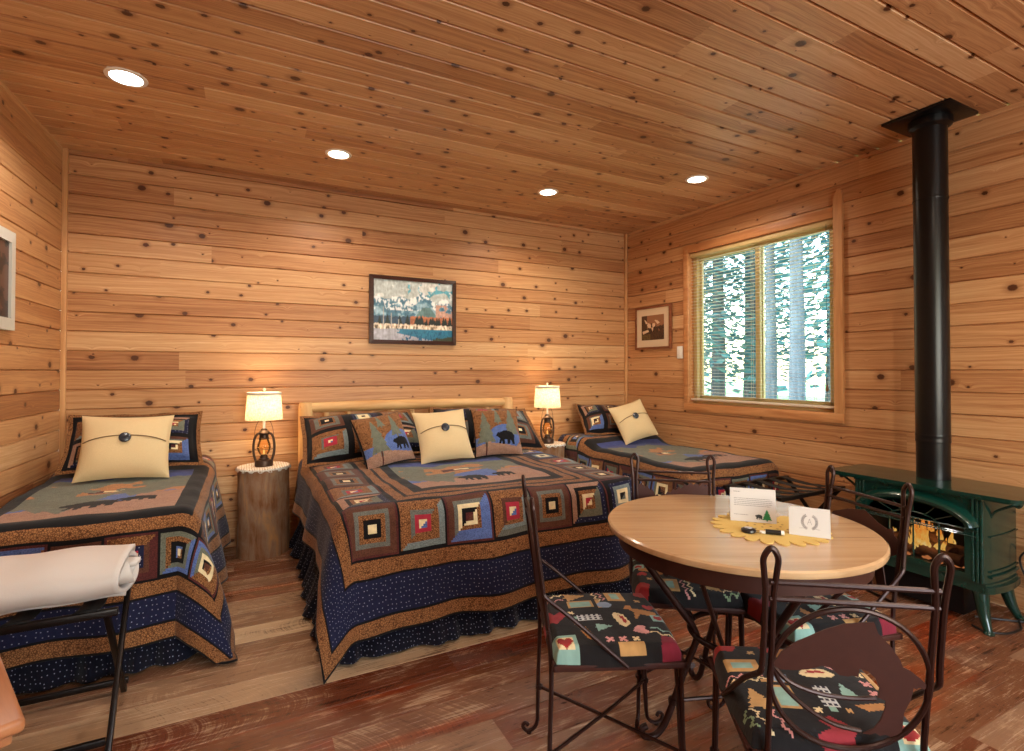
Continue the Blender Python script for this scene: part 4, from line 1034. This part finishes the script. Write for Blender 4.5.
pp = thing('stove_pipe', 'tall black flue pipe rising from the green stove to the ceiling', 'stove pipe', (3.515, 1.556, .689), 0)
H_ = CEIL-.689
MB().lathe([(.079, 0), (.079, .21)], 40, cap=False).obj('pipe_section', M['pipe'], pp)
MB().lathe([(.0815, .205), (.083, .212), (.0815, .22), (.0815, .238), (.083, .245), (.0815, .252)], 40, cap=False).obj('pipe_collar', M['pipe'], pp)
MB().lathe([(.081, .245), (.081, 1.60)], 40, cap=False).obj('pipe_section', M['pipe'], pp)
MB().lathe([(.083, 1.59), (.0845, 1.596), (.083, 1.602)], 40, cap=False).obj('pipe_collar', M['pipe'], pp)
MB().lathe([(.082, 1.60), (.082, H_-.004)], 40, cap=False).obj('pipe_section', M['pipe'], pp)
MB().lathe([(.084, H_-.075), (.104, H_-.06), (.106, H_-.03), (.104, H_-.02), (.125, H_-.016)], 40, cap=False).obj('ceiling_collar', M['pipe'], pp)
MB().box((-.17, -.17, H_-.018), (.15, .17, H_-.002), .003).obj('ceiling_plate', M['pipe'], pp)

crd = thing('power_cord', 'black power cord running from the stove along the floor to the right wall', 'cord', (3.45, 1.2, 0), 0)
cb = MB()
rodpath(cb, [(-.15, .1, .008), (-.17, .04, .007), (-.10, -.02, .007), (.02, -.03, .007), (.12, .01, .007), (.2, .02, .007), (.265, .0, .02), (.275, -.005, .12), (.27, .04, .22), (.262, .05, .30), (.262, .0, .36), (.27, -.03, .33), (.27, -.03, .2), (.268, -.045, .1)], .005, 8, 8)
cb.obj('cable', M['cord'], crd)
cb2 = MB(); rodpath(cb2, [(-.02, .14, .007), (.06, .06, .007), (.16, -.03, .007), (.24, -.06, .012)], .005, 8, 8); cb2.obj('cable', M['cord'], crd)

# ------------------------------------------------------------------ table
TX, TY, TR, TH = 1.578, 1.308, .453, .75
ta = thing('round_table', 'round varnished wooden table on a dark wrought iron base', 'table', (TX, TY, 0), R(-27))
MB().lathe([(.001, TH-.026), (TR-.012, TH-.026), (TR-.002, TH-.022), (TR, TH-.014), (TR-.001, TH-.005), (TR-.007, TH)]+[(.001, TH)], 96, cap=False).obj('table_top', M['tabletop'], ta)
M['joint'] = plain('table_board_joint', rgb(112, 78, 50), .5)
for k, yy in enumerate((-.16, .15)):
    MB().box((-math.sqrt(TR*TR-yy*yy)+.01, yy-.0008, TH-.001), (math.sqrt(TR*TR-yy*yy)-.01, yy+.0008, TH+.0003)).obj('board_joint', M['joint'], ta)
MB().lathe([(.405, TH-.085), (.412, TH-.085), (.412, TH-.027), (.405, TH-.027), (.405, TH-.085)], 72, cap=False).obj('apron_ring', M['plate'], ta)
for k in range(4):
    a = R(187+90*k); ca, sa = math.cos(a), math.sin(a)
    f = lambda r_, z, o=0.0: (r_*ca-o*sa, r_*sa+o*ca, z)
    lg = MB()
    lg.tube([f(.40, TH-.04), f(.165, .395)], .0125, 10)
    rodpath(lg, [f(.165, .395), f(.15, .36), f(.155, .33), f(.19, .25), f(.25, .10), f(.278, .045), f(.31, .018), f(.345, .02), f(.355, .045), f(.335, .055)], .0115, 10)
    lg.obj('leg', M['iron'], ta)
    MB().lathe([(.010, -.012), (.019, -.008), (.019, .008), (.010, .012)], 14, f(.236, .135)).obj('leg_collar', M['iron'], ta)
    th = MB(); b2 = a+R(45); th.tube([(.40*math.cos(b2), .40*math.sin(b2), TH-.06), (.15*math.cos(b2), .15*math.sin(b2), .36)], .0075, 8); th.obj('brace_rod', M['iron'], ta)
MB().tube([(.158*math.cos(R(6*i)), .158*math.sin(R(6*i)), .36) for i in range(60)], .0105, 10, True).obj('waist_ring', M['iron'], ta)
for k in range(2):
    a = R(187+90*k); MB().tube([(.236*math.cos(a), .236*math.sin(a), .135+.009*k), (-.236*math.cos(a), -.236*math.sin(a), .135+.009*k)], .0065, 8).obj('cross_stretcher', M['iron'], ta)

# ------------------------------------------------------------------ chairs
def seat_pattern(n):
    C = np.zeros((n, n, 3)); K = np.zeros((n, n)); C[:] = np.array(rgb(32, 30, 32)[:3])
    X, Y = np.meshgrid((np.arange(n)+.5)/n, (np.arange(n)+.5)/n)
    P = lambda pts, c: setc(C, poly_mask(X, Y, pts), rgb(*c))
    bx = lambda x, y, w, h: [(x, y), (x+w, y), (x+w, y+h), (x, y+h)]
    cross = lambda x, y, s, c: (P(xf([(-.5, -.17), (.5, -.17), (.5, .17), (-.5, .17)], x, y, s, .78), c), P(xf([(-.5, -.17), (.5, -.17), (.5, .17), (-.5, .17)], x, y, s, -.78), c))
    def zig(x, y, l, a, c, n_=5, w=.018, amp=.035):
        for i in range(n_):
            p = [(i/n_*l, (i % 2)*amp), ((i+1)/n_*l, ((i+1) % 2)*amp)]; q = [p[0], p[1], (p[1][0], p[1][1]+w), (p[0][0], p[0][1]+w)]
            P(xf(q, x, y, 1, a), c)
    TANc, CR, RD, MR, TL, PK, BR_ = (190, 150, 98), (226, 206, 164), (160, 48, 48), (120, 36, 52), (140, 178, 170), (214, 150, 148), (176, 122, 70)
    P(bx(.0, .0, .2, .2), TL); P(bx(.03, .03, .14, .14), CR); P(xf(HEART, .1, .1, .13), RD)                       # heart patch
    P(xf([(-.5, -.3), (-.2, -.5), (.3, -.4), (.5, 0), (.4, .4), (0, .3), (-.3, .5)], .92, .07, .2), MR)
    P(xf([(-.5, -.3), (-.2, -.5), (.3, -.4), (.5, 0), (.4, .4), (0, .3), (-.3, .5)], .95, .93, .2), RD)
    P(xf([(-.5, -.5), (-.1, -.3), (.1, -.5), (.5, 0), (.3, .3), (.1, .1), (-.1, .5), (-.4, .2)], .06, .5, .24), (150, 52, 60))
    P(bx(.22, .62, .22, .14), TANc); P(bx(.24, .64, .18, .1), TL); P(bx(.58, .74, .16, .22), TANc); P(bx(.62, .78, .08, .14), TL); P(bx(.5, .01, .2, .07), TANc)
    cross(.45, .12, .07, PK); cross(.55, .12, .07, PK); cross(.65, .12, .07, CR); cross(.22, .54, .055, CR); cross(.24, .45, .055, TL); cross(.84, .74, .06, TANc); cross(.24, .36, .05, TANc)
    P(xf(HEART, .72, .24, .13, -1.3), PK); P(xf(TREE, .44, .29, .14, -1.5), TL); P(xf(TREE, .3, .86, .2, -1.4, 1.1), TANc)
    P(xf([(-.5, -.2), (.5, -.2), (.5, .25), (-.5, .25)], .36, .44, .2), (196, 202, 206))
    for i in range(5):
        for j in range(3): P(bx(.275+.04*i, .41+.03*j, .02, .015), (40, 40, 60))
    P(xf([(-.5, .1), (-.3, .25), (.3, .25), (.5, .1), (.3, -.15), (-.3, -.15)], .62, .4, .24, 1.75), CR); P(xf([(-.4, .05), (-.2, -.1), (.2, -.1), (.35, .05)], .62, .4, .2, 1.75), RD)
    MOOSE = [(-.5, .1), (-.45, .35), (-.3, .4), (-.25, .2), (.1, .22), (.45, .15), (.48, -.1), (.42, -.45), (.36, -.45), (.34, -.15), (.0, -.12), (-.1, -.45), (-.16, -.45), (-.18, -.05), (-.35, .1)]
    P(xf(MOOSE, .8, .52, .27, -.25), BR_); P(xf([(-.5, -.15), (.5, -.15), (.3, .15), (-.3, .15)], .3, .2, .2, 1.9), BR_)
    zig(.78, .2, .24, -.5, CR); zig(.8, .26, .2, -.5, TL, 4); zig(.44, .98, .26, -1.4, CR, 6); zig(.49, .99, .24, -1.4, PK, 6); zig(.02, .84, .2, .3, CR, 5); zig(.03, .74, .18, .3, PK, 4); zig(.04, .92, .16, .2, (120, 140, 110), 4)
    P(bx(.47, .6, .035, .18), TANc); P(xf(HEART, .9, .62, .1), RD); P(bx(.86, .38, .12, .1), TL); P(xf(HEART, .92, .43, .08), RD)
    for q in range(6): P(xf([(-.5, -.15), (.5, -.15), (.5, .15), (-.5, .15)], .53, .66, .12, q*.52), (140, 158, 186))
    return C, K
SEATC = seat_pattern(96)
def seat_cover(parent, mirror=0, quarter=0):
    n = 96; P = np.zeros((n+1, n+1, 3)); hw, T = .2, .066
    for j in range(n+1):
        for i in range(n+1):
            a, b = 2*i/n-1, 2*j/n-1
            # squircle footprint
            k = 1-.06*(a*a*b*b)
            e = max(abs(a), abs(b)); rim = min(1, (1-e)/.13)
            h = T*math.sqrt(max(0, 1-(1-rim)**2))*.8+.012*(1-a*a)*(1-b*b)
            P[j, i] = (a*hw*k, b*hw*k, .437+h)
    C, K = SEATC; C = np.rot90(C, quarter); C = C[:, ::-1] if mirror else C
    g = np.linspace(0, .4, n+1); gx, gy = np.meshgrid(g, g)
    return grid_obj('seat_cushion', P, np.ascontiguousarray(C), M['cloth'], parent, np.ascontiguousarray(K), np.stack([gx, gy], -1))
FISH = [(262, 455), (285, 430), (300, 402), (345, 360), (400, 330), (450, 300), (520, 270), (600, 258), (626, 256), (642, 298), (690, 350), (725, 400), (735, 428), (762, 440), (800, 470), (832, 500), (812, 512), (800, 505), (785, 514), (778, 508), (770, 560), (750, 615), (748, 700), (740, 716), (725, 710), (710, 718), (690, 711), (672, 718), (655, 708), (635, 716), (610, 714), (650, 688), (672, 648), (684, 600), (684, 572), (672, 566), (655, 558), (660, 520), (642, 480), (615, 455), (584, 447), (583, 482), (560, 478), (545, 483), (515, 480), (480, 452), (450, 447), (400, 466), (340, 475), (300, 474)]
FISH = [((x-548)/288*.160, -(y-497)/288*.160) for x, y in FISH]
MTN = [(-.16, .155), (-.15, .162), (-.14, .152), (-.13, .166), (-.115, .15), (-.105, .165), (-.09, .155), (-.078, .168), (-.062, .152), (-.052, .160), (-.035, .140), (-.026, .150), (-.012, .128), (-.002, .138), (.012, .118), (.022, .126), (.036, .108), (.046, .118), (.058, .100), (.068, .112), (.076, .106), (.09, .134), (.098, .126), (.112, .15), (.122, .14), (.136, .160), (.146, .150), (.16, .166), (.16, -.10), (.05, -.125), (-.05, -.125), (-.16, -.10)]
def chair(label, x, y, face, cut, quarter=0, mirror=0):
    """face = direction (radians) the sitter looks; local +x forward"""
    t = thing('dining_chair', label, 'chair', (x, y, 0), face, 'iron chairs round the table')
    HB = .166
    def bx_(z): return -.2-.058*max(0, (z-.45)/.47)                    # lean of the back
    for s in (-1, 1):
        yb = s*HB; up = MB()
        # hairpin loop: inner rod becomes the rear leg, outer rod bends forward as the seat brace
        pi_, po = yb-s*.0085, yb+s*.0085
        pts = [(bx_(.45)-.006, pi_+s*.010, .05), (bx_(.45)-.004, pi_+s*.006, .2), (bx_(.45), pi_, .45), (bx_(.7), pi_, .7), (bx_(.82), pi_, .815), (bx_(.87), yb-s*.013, .868), (bx_(.9), yb-s*.0145, .9), (bx_(.92), yb, .921), (bx_(.9), yb+s*.0145, .9), (bx_(.87), yb+s*.013, .868), (bx_(.82), po, .815), (bx_(.7), po, .7), (bx_(.65), po+s*.002, .655)]
        rodpath(up, pts, .0068, 8, 5)
        up.tube(smooth_path([(bx_(.65), po+s*.002, .655), (bx_(.62)+.006, po+s*.004, .632), (-.14, s*.19, .575), (.02, s*.199, .437)], 4), .0065, 8)
        up.obj('back_upright', M['iron'], t)
        lg = MB(); rodpath(lg, [(-.206, pi_+s*.010, .055), (-.211, yb+s*.004, .03), (-.226, yb+s*.008, .012), (-.246, yb+s*.010, .009), (-.258, yb+s*.011, .024), (-.248, yb+s*.010, .036), (-.239, yb+s*.010, .027)], .0066, 8); lg.lathe([(.001, 0), (.010, .0), (.010, .006), (.004, .008)], 10, (-.236, yb+s*.01, 0)); lg.obj('foot_scroll', M['iron'], t)
        fl = MB(); fl.tube([(.185, s*.18, .425), (.19, s*.183, .2), (.196, s*.186, .055)], .0072, 8); fl.tube([(.172, s*.176, .425), (.182, s*.18, .2), (.194, s*.185, .06)], .0058, 8)
        rodpath(fl, [(.196, s*.186, .058), (.202, s*.188, .028), (.225, s*.192, .009), (.252, s*.196, .012), (.26, s*.197, .032), (.246, s*.195, .042), (.238, s*.194, .03)], .0066, 8); fl.lathe([(.001, 0), (.010, .0), (.010, .006), (.004, .008)], 10, (.236, s*.194, 0))
        fl.obj('leg', M['iron'], t)
        for px, py, pz in ((.19, s*.183, .17), (-.2, yb-s*.001, .17)): MB().lathe([(.008, -.008), (.0135, -.005), (.0135, .005), (.008, .008)], 12, (px, py, pz)).obj('collar', M['iron'], t)
    for s in (-1, 1): MB().tube([(.19, s*.183, .17), (0, 0, .17+s*.005), (-.2, -s*HB, .17)], .0055, 8).obj('cross_stretcher', M['iron'], t)
    for z in (.845, .808): MB().tube([(bx_(z), -HB, z), (bx_(z), HB, z)], .0062, 8).obj('back_rail', M['iron'], t)
    zc = .635; rr = .160; mid = lambda a, b, c=0.0: (bx_(zc+b)+c, a, zc+b)
    if cut == 'fish': MB().tube([mid(rr*math.cos(R(6*i)), rr*math.sin(R(6*i))) for i in range(60)], .0060, 8, True).obj('back_ring', M['iron'], t)
    # the sitter's left/right: seen from behind, +y is on the left
    fr_ = lambda a, b, c: mid(-a, b, c)
    if cut == 'fish':
        MB().prism(FISH, fr_, .003).obj('fish_cutout', M['plate'], t)
        for p in (((262, 462), (330, 530), (440, 570), (560, 580), (655, 572)), ((262, 465), (300, 540), (390, 630), (500, 695), (607, 717)), ):
            w_ = MB(); rodpath(w_, [fr_((x-548)/288*.155, -(y-497)/288*.155, .004) for x, y in p], .005, 8); w_.obj('wave_rod', M['iron'], t)
    elif cut == 'bear':
        MB().prism([(p[0]*.335, p[1]*.37+.02) for p in BEAR], lambda a, b, c: mid(-a, b+.0, c), .003).obj('bear_cutout', M['plate'], t)
    elif cut == 'mountain':
        MB().prism(MTN, fr_, .003).obj('mountain_cutout', M['plate'], t)
    if cut != 'fish':
        MB().tube([mid(-HB, -.11), mid(HB, -.11)], .0055, 8).obj('ground_rod', M['iron'], t)
    sf = MB()
    for lo, hi in (((-.198, -.198, .426), (.198, -.186, .444)), ((-.198, .186, .426), (.198, .198, .444)), ((-.198, -.198, .426), (-.186, .198, .444)), ((.186, -.198, .426), (.198, .198, .444))): sf.box(lo, hi, .002)
    sf.obj('seat_frame', M['plate'], t)
    MB().box((-.184, -.184, .430), (.184, .184, .438)).obj('seat_board', M['rackm'], t)
    seat_cover(t, mirror, quarter)
    return t
def chair_at(label, bx0, by0, face, cut, **k):
    """bx0, by0 = where the middle of the back's top stands"""
    return chair(label, bx0+.258*math.cos(face), by0+.258*math.sin(face), face, cut, **k)
chair_at('iron chair seen edge-on at the left side of the round table', .825, 1.50, R(-24), 'mountain', quarter=0)
chair_at('iron chair with a leaping fish cut from its back, in front of the round table', 1.14, .645, R(54.5), 'fish', quarter=0)
chair_at('iron chair with a zigzag pine ridge back, behind the round table beside the beds', 1.72, 1.765, R(233.5), 'mountain', quarter=1)
chair_at('iron chair with a bear cut from its back, between round table and green stove', 2.025, 1.105, R(162.7), 'bear', quarter=2)

# ------------------------------------------------------------------ on the table
pm = MB(); N_ = 22; pts = []
for k in range(N_*8):
    a = 2*math.pi*k/(N_*8); ph = (k % 8)/8; pts.append(((.150+.042*math.sin(math.pi*ph)**.55)*math.cos(a), (.150+.042*math.sin(math.pi*ph)**.55)*math.sin(a)))
pmo = thing('placemat', 'yellow felt sunflower placemat under the cards on the round table', 'placemat', (1.635, 1.215, TH+.0005), R(10))
M['felt'] = plain('yellow_felt', rgb(208, 178, 108), .95, 0, .1, .1, 300, .2)
MB().prism(pts, lambda a, b, c: (a, b, .0015+c), .003).obj('felt_flower', M['felt'], pmo)
for k in range(26):
    a = 2.399*k; r_ = .018*math.sqrt(k+.5); s_ = MB(); s_.lathe([(.0045, .003), (.003, .0036), (.0005, .0037)], 8, (r_*math.cos(a), r_*math.sin(a), 0)); s_.obj('seed_dot', M['seam'], pmo)
M['card'] = plain('white_card_stock', rgb(208, 205, 203), .7); M['ink'] = plain('grey_ink', rgb(120, 116, 118), .8); M['greenink'] = plain('green_ink', rgb(34, 124, 74), .7); M['darkink'] = plain('dark_ink', rgb(40, 46, 50), .7)
def card_face(mb, lean):                                             # local: x along the card, z up, front is -y, leaning back
    return lambda a, b, c: (a, b*math.sin(lean)-c*math.cos(lean), b*math.cos(lean)+c*math.sin(lean))
def line(mb, fr, x0, x1, y, h, rnd=None):
    x = x0
    while x < x1:
        l_ = min(x1-x, (rnd.uniform(.003, .009) if rnd else x1-x)); mb.add([fr(x, y, .0007), fr(x+l_, y, .0007), fr(x+l_, y+h, .0007), fr(x, y+h, .0007)], [(0, 1, 2, 3)], False); x += l_+.0016
def arc_card(p0, p1): return math.hypot(p1[0]-p0[0], p1[1]-p0[1]), math.atan2(p1[1]-p0[1], p1[0]-p0[0])
def tent(name, label, p0, p1, h, lean):
    w_, a = arc_card(p0, p1); t = thing(name, label, 'card', ((p0[0]+p1[0])/2, (p0[1]+p1[1])/2, TH+.004), a, 'cards on the round table'); fr = card_face(None, lean)
    c = MB(); c.prism([(-w_/2, 0), (w_/2, 0), (w_/2, h), (-w_/2, h)], fr, .0008)
    b2 = 2*h*math.sin(lean)
    c.prism([(-w_/2, 0), (w_/2, 0), (w_/2, h), (-w_/2, h)], lambda a_, b_, c_: (a_, b2-b_*math.sin(lean)+c_*math.cos(lean), b_*math.cos(lean)+c_*math.sin(lean)), .0008)
    c.obj('folded_sheet', M['card'], t); return t, fr, w_
t1, fr1, w1 = tent('message_card', 'taller white card with a printed message, small bear and green tree', (1.585, 1.335), (1.69, 1.225), .118, R(12))
tx = MB(); rr_ = random.Random(3); line(tx, fr1, -w1/2+.012, -w1/2+.034, .104, .0022, rr_)
for k, e in enumerate((.02, .012, .012, .012, .018)): line(tx, fr1, -w1/2+.013, w1/2-e, .081-.0062*k, .0016, rr_)
line(tx, fr1, -w1/2+.013, -w1/2+.06, .023, .0018, rr_); tx.obj('printed_text', M['ink'], t1)
def flat(fr, pts, mat, name, par): MB().add([fr(a, b, .0009) for a, b in pts], [tuple(range(len(pts)))], False).obj(name, mat, par)
flat(fr1, xf(TREE, w1*.30, .026, .040), M['greenink'], 'tree_print', t1); flat(fr1, xf(BEAR, w1*.12, .019, .024, 0), M['darkink'], 'bear_print', t1)
t2, fr2, w2_ = tent('place_card', 'shorter white folded card with a grey wreath emblem', (1.625, 1.132), (1.695, 1.035), .092, R(14))
em_ = MB()
for s in (-1, 1):
    pts = [(s*.021*math.cos(R(a)), .046+.023*math.sin(R(a))) for a in range(-72, 70, 8)]
    for i in range(len(pts)-1):
        (x0, y0), (x1, y1) = pts[i], pts[i+1]; dx, dy = x1-x0, y1-y0; l_ = math.hypot(dx, dy); nx_, ny_ = -dy/l_*.0004, dx/l_*.0004
        em_.add([fr2(x0-nx_, y0-ny_, .0007), fr2(x1-nx_, y1-ny_, .0007), fr2(x1+nx_, y1+ny_, .0007), fr2(x0+nx_, y0+ny_, .0007)], [(0, 1, 2, 3)], False)
        for q in (-1, 1):
            ox, oy = -dy/l_*q, dx/l_*q; lf = [(x0, y0), (x0+ox*.0035+dx*.6, y0+oy*.0035+dy*.6), (x0+ox*.005+dx*1.2, y0+oy*.005+dy*1.2), (x0+ox*.002+dx*1.0, y0+oy*.002+dy)]
            em_.add([fr2(a_, b_, .0008) for a_, b_ in lf], [(0, 1, 2, 3)], False)
for (xa, ya_, xb, yb_) in ((-.006, .038, 0, .056), (.006, .038, 0, .056), (-.004, .045, .004, .045), (-.03, .024, -.01, .026), (.03, .024, .01, .026)):
    dx, dy = xb-xa, yb_-ya_; l_ = math.hypot(dx, dy); nx_, ny_ = -dy/l_*.0004, dx/l_*.0004
    em_.add([fr2(xa-nx_, ya_-ny_, .0007), fr2(xb-nx_, yb_-ny_, .0007), fr2(xb+nx_, yb_+ny_, .0007), fr2(xa+nx_, ya_+ny_, .0007)], [(0, 1, 2, 3)], False)
em_.obj('wreath_emblem', M['ink'], t2)
M['chrome'] = plain('polished_metal', rgb(206, 206, 208), .2, 1, .5)
kc = thing('keychain', 'black and silver key fob with a short black barrel on the yellow placemat', 'keys', (1.553, 1.172, TH+.004), R(-52))
MB().lathe([(.001, 0), (.021, .0), (.024, .004), (.023, .010), (.017, .0135), (.001, .0145)], 24, (-.048, 0, 0)).obj('fob', M['plastic'], kc)
MB().lathe([(.013, .0135), (.0135, .015), (.001, .0165)], 20, (-.048, 0, 0)).obj('fob_button', M['chrome'], kc)
MB().tube([(-.016+.011*math.cos(R(15*i)), .011*math.sin(R(15*i)), .004) for i in range(24)], .0016, 6, True).obj('key_ring', M['chrome'], kc)
MB().box((-.014, -.007, .001), (.004, .007, .009), .002).obj('white_link', M['white'], kc)
MB().tube([(.004, 0, .0085), (.05, .004, .0085)], .008, 14).obj('barrel', M['plastic'], kc)
MB().tube([(.05, .004, .0085), (.06, .0048, .0085)], .0078, 14).obj('white_cap', M['white'], kc)

# ------------------------------------------------------------------ luggage racks and the blanket
def rack(name, label, x, y, rz, L, Dp, H, fd, strapmat, nst=4):
    t = thing(name, label, 'luggage rack', (x, y, 0), rz, 'folding luggage racks')
    for s in (-1, 1):
        MB().box((-L/2, s*Dp/2-.012, H-.026), (L/2, s*Dp/2+.012, H), .004).obj('top_rail', M['rackm'], t)
        MB().box((-L/2+.02, -s*fd/2-.009, .03), (L/2-.02, -s*fd/2+.009, .052), .003).obj('bottom_rail', M['rackm'], t)
        for e in (-1, 1):
            xx = e*(L/2-(.012 if s > 0 else .034)); p0 = Vector((xx, s*Dp/2, H-.012)); p1 = Vector((xx, -s*fd/2, 0)); d = (p1-p0); l_ = d.length
            Mx = Matrix.Translation((p0+p1)/2) @ d.to_track_quat('Z', 'X').to_matrix().to_4x4()
            MB().box((-.012, -.009, -l_/2), (.012, .009, l_/2), .003, Mx).obj('leg', M['rackm'], t)
    for k in range(nst):
        xx = -L/2+L*(k+.5)/nst; pts = [(-Dp/2, H+.002), (-Dp*.25, H-.012), (0, H-.018), (Dp*.25, H-.012), (Dp/2, H+.002)]
        vs = [(xx-.034, y_, z_) for y_, z_ in pts]+[(xx+.034, y_, z_) for y_, z_ in pts]
        o = MB().add(vs, [(i, i+1, 6+i, 5+i) for i in range(4)]).obj('strap', strapmat, t); m = o.modifiers.new('t', 'SOLIDIFY'); m.thickness = .003
    return t
M['strap'] = plain('black_webbing', rgb(22, 22, 24), .6, 0, .4)
rack('luggage_rack', 'dark folding luggage rack at the foot of the left bed, carrying the white blanket', -.77, 2.42, 0, .75, .26, .462, .40, M['strap'])
rack('luggage_rack', 'empty black folding luggage rack at the foot of the window bed', 3.25, 2.30, R(2), .70, .40, .525, .44, M['strap'], 5)
bk = thing('folded_blanket', 'thick white blanket folded in a roll on the left luggage rack', 'blanket', (-.77, 2.40, .468), 0)
# spiral cross-section of folded layers, extruded along x
def spiral():
    a = []
    for i in range(120):
        q = i/119; th = -math.pi*.5+q*math.pi*5.2; r_ = 1-.78*q; a.append((.165*r_*math.cos(th)*(1+.05*math.sin(th*3)), .088+.084*r_*math.sin(th)))
    return a
sp2 = spiral(); L_ = .78; nx_ = 46; P = np.zeros((nx_+1, len(sp2), 3))
for i in range(nx_+1):
    q = i/nx_; x_ = -.40+L_*q
    for k, (a, b) in enumerate(sp2):
        sk = .03*(k/120)*(1 if q > .5 else 1)*max(0, (q-.85)/.15)
        P[i, k] = (x_+sk-.012*math.sin(k*.21)*max(0, (q-.9)/.1), a+.006*math.sin(x_*9+k*.05), max(.002, b+.005*math.sin(x_*7+a*9)+.004*math.sin(x_*23+k*.13)))
C = np.ones((nx_, len(sp2)-1, 3)); bo_ = grid_obj('blanket_roll', P, C, M['wcloth'], bk, thick=.016)

# ------------------------------------------------------------------ wooden side table at the picture's edge
M['honey'] = obj_wood('honey_stained_wood', rgb(146, 88, 56), rgb(184, 126, 86), 1, 1.2, .35)
sd = thing('wooden_cabinet', 'honey coloured wooden cabinet corner with moulded top edge by the left luggage rack', 'cabinet', (-.668, 1.29, 0), R(23))
MB().box((-.27, -.22, .675), (.27, .22, .70), .008, segs=3).obj('cabinet_top', M['honey'], sd)
MB().box((-.255, -.205, .655), (.255, .205, .676), .004).obj('top_moulding', M['honey'], sd)
cbx = MB().box((-.235, -.185, .06), (.235, .185, .656), .004).obj('cabinet_body', M['honey'], sd)
MB().box((-.245, -.195, 0), (.245, .195, .08), .004).obj('plinth', M['honey'], sd)
dr = MB().box((-.205, -.197, .12), (.205, -.186, .62), .003).obj('door', M['honey'], sd)
MB().lathe([(.004, 0), (.012, .012), (.010, .02), (.002, .023)], 14).obj('knob', M['bronze'], dr, (.17, -.197, .4), (R(90), 0, 0))

# ------------------------------------------------------------------ camera, world, sun
cd = bpy.data.cameras.new('camera'); cam = bpy.data.objects.new('camera', cd); COL.objects.link(cam); scene.camera = cam
cam.location = (0, 0, 1.30); cam.rotation_euler = (R(90.77), 0, R(-27.18))
cd.sensor_width = 36; cd.lens = 520/1024*36; cd.shift_y = -11.5/1024; cd.clip_start = .05; cd.clip_end = 300
w = bpy.data.worlds.new('sky'); scene.world = w; w.use_nodes = True; nt = w.node_tree; nt.nodes.clear()
sky = nt.nodes.new('ShaderNodeTexSky'); sky.sky_type = 'NISHITA'; sky.sun_disc = False; sky.sun_elevation = R(42); sky.sun_rotation = R(-90); sky.air_density = 1.6; sky.dust_density = 1.0
bg = nt.nodes.new('ShaderNodeBackground'); bg.inputs[1].default_value = 1.45; wo = nt.nodes.new('ShaderNodeOutputWorld')
nt.links.new(sky.outputs[0], bg.inputs[0]); nt.links.new(bg.outputs[0], wo.inputs[0])
S = bpy.data.lights.new('sun', 'SUN'); S.energy = 4.5; S.color = (1, .95, .86); S.angle = R(.6)
so = bpy.data.objects.new('sun', S); COL.objects.link(so); so.rotation_euler = Vector((.12, -1, -1.0)).to_track_quat('-Z', 'Y').to_euler()
vs_ = scene.view_settings; scene.display_settings.display_device = 'sRGB'
vs_.view_transform = 'Standard'; vs_.look = 'None'; vs_.exposure = 0.2; vs_.gamma = 1.0; vs_.use_curve_mapping = False
scene.cycles.max_bounces = 8; scene.cycles.diffuse_bounces = 5; scene.cycles.transparent_max_bounces = 12; scene.cycles.caustics_reflective = False; scene.cycles.caustics_refractive = False
scene.cycles.use_denoising = True; scene.cycles.sample_clamp_indirect = 6.0
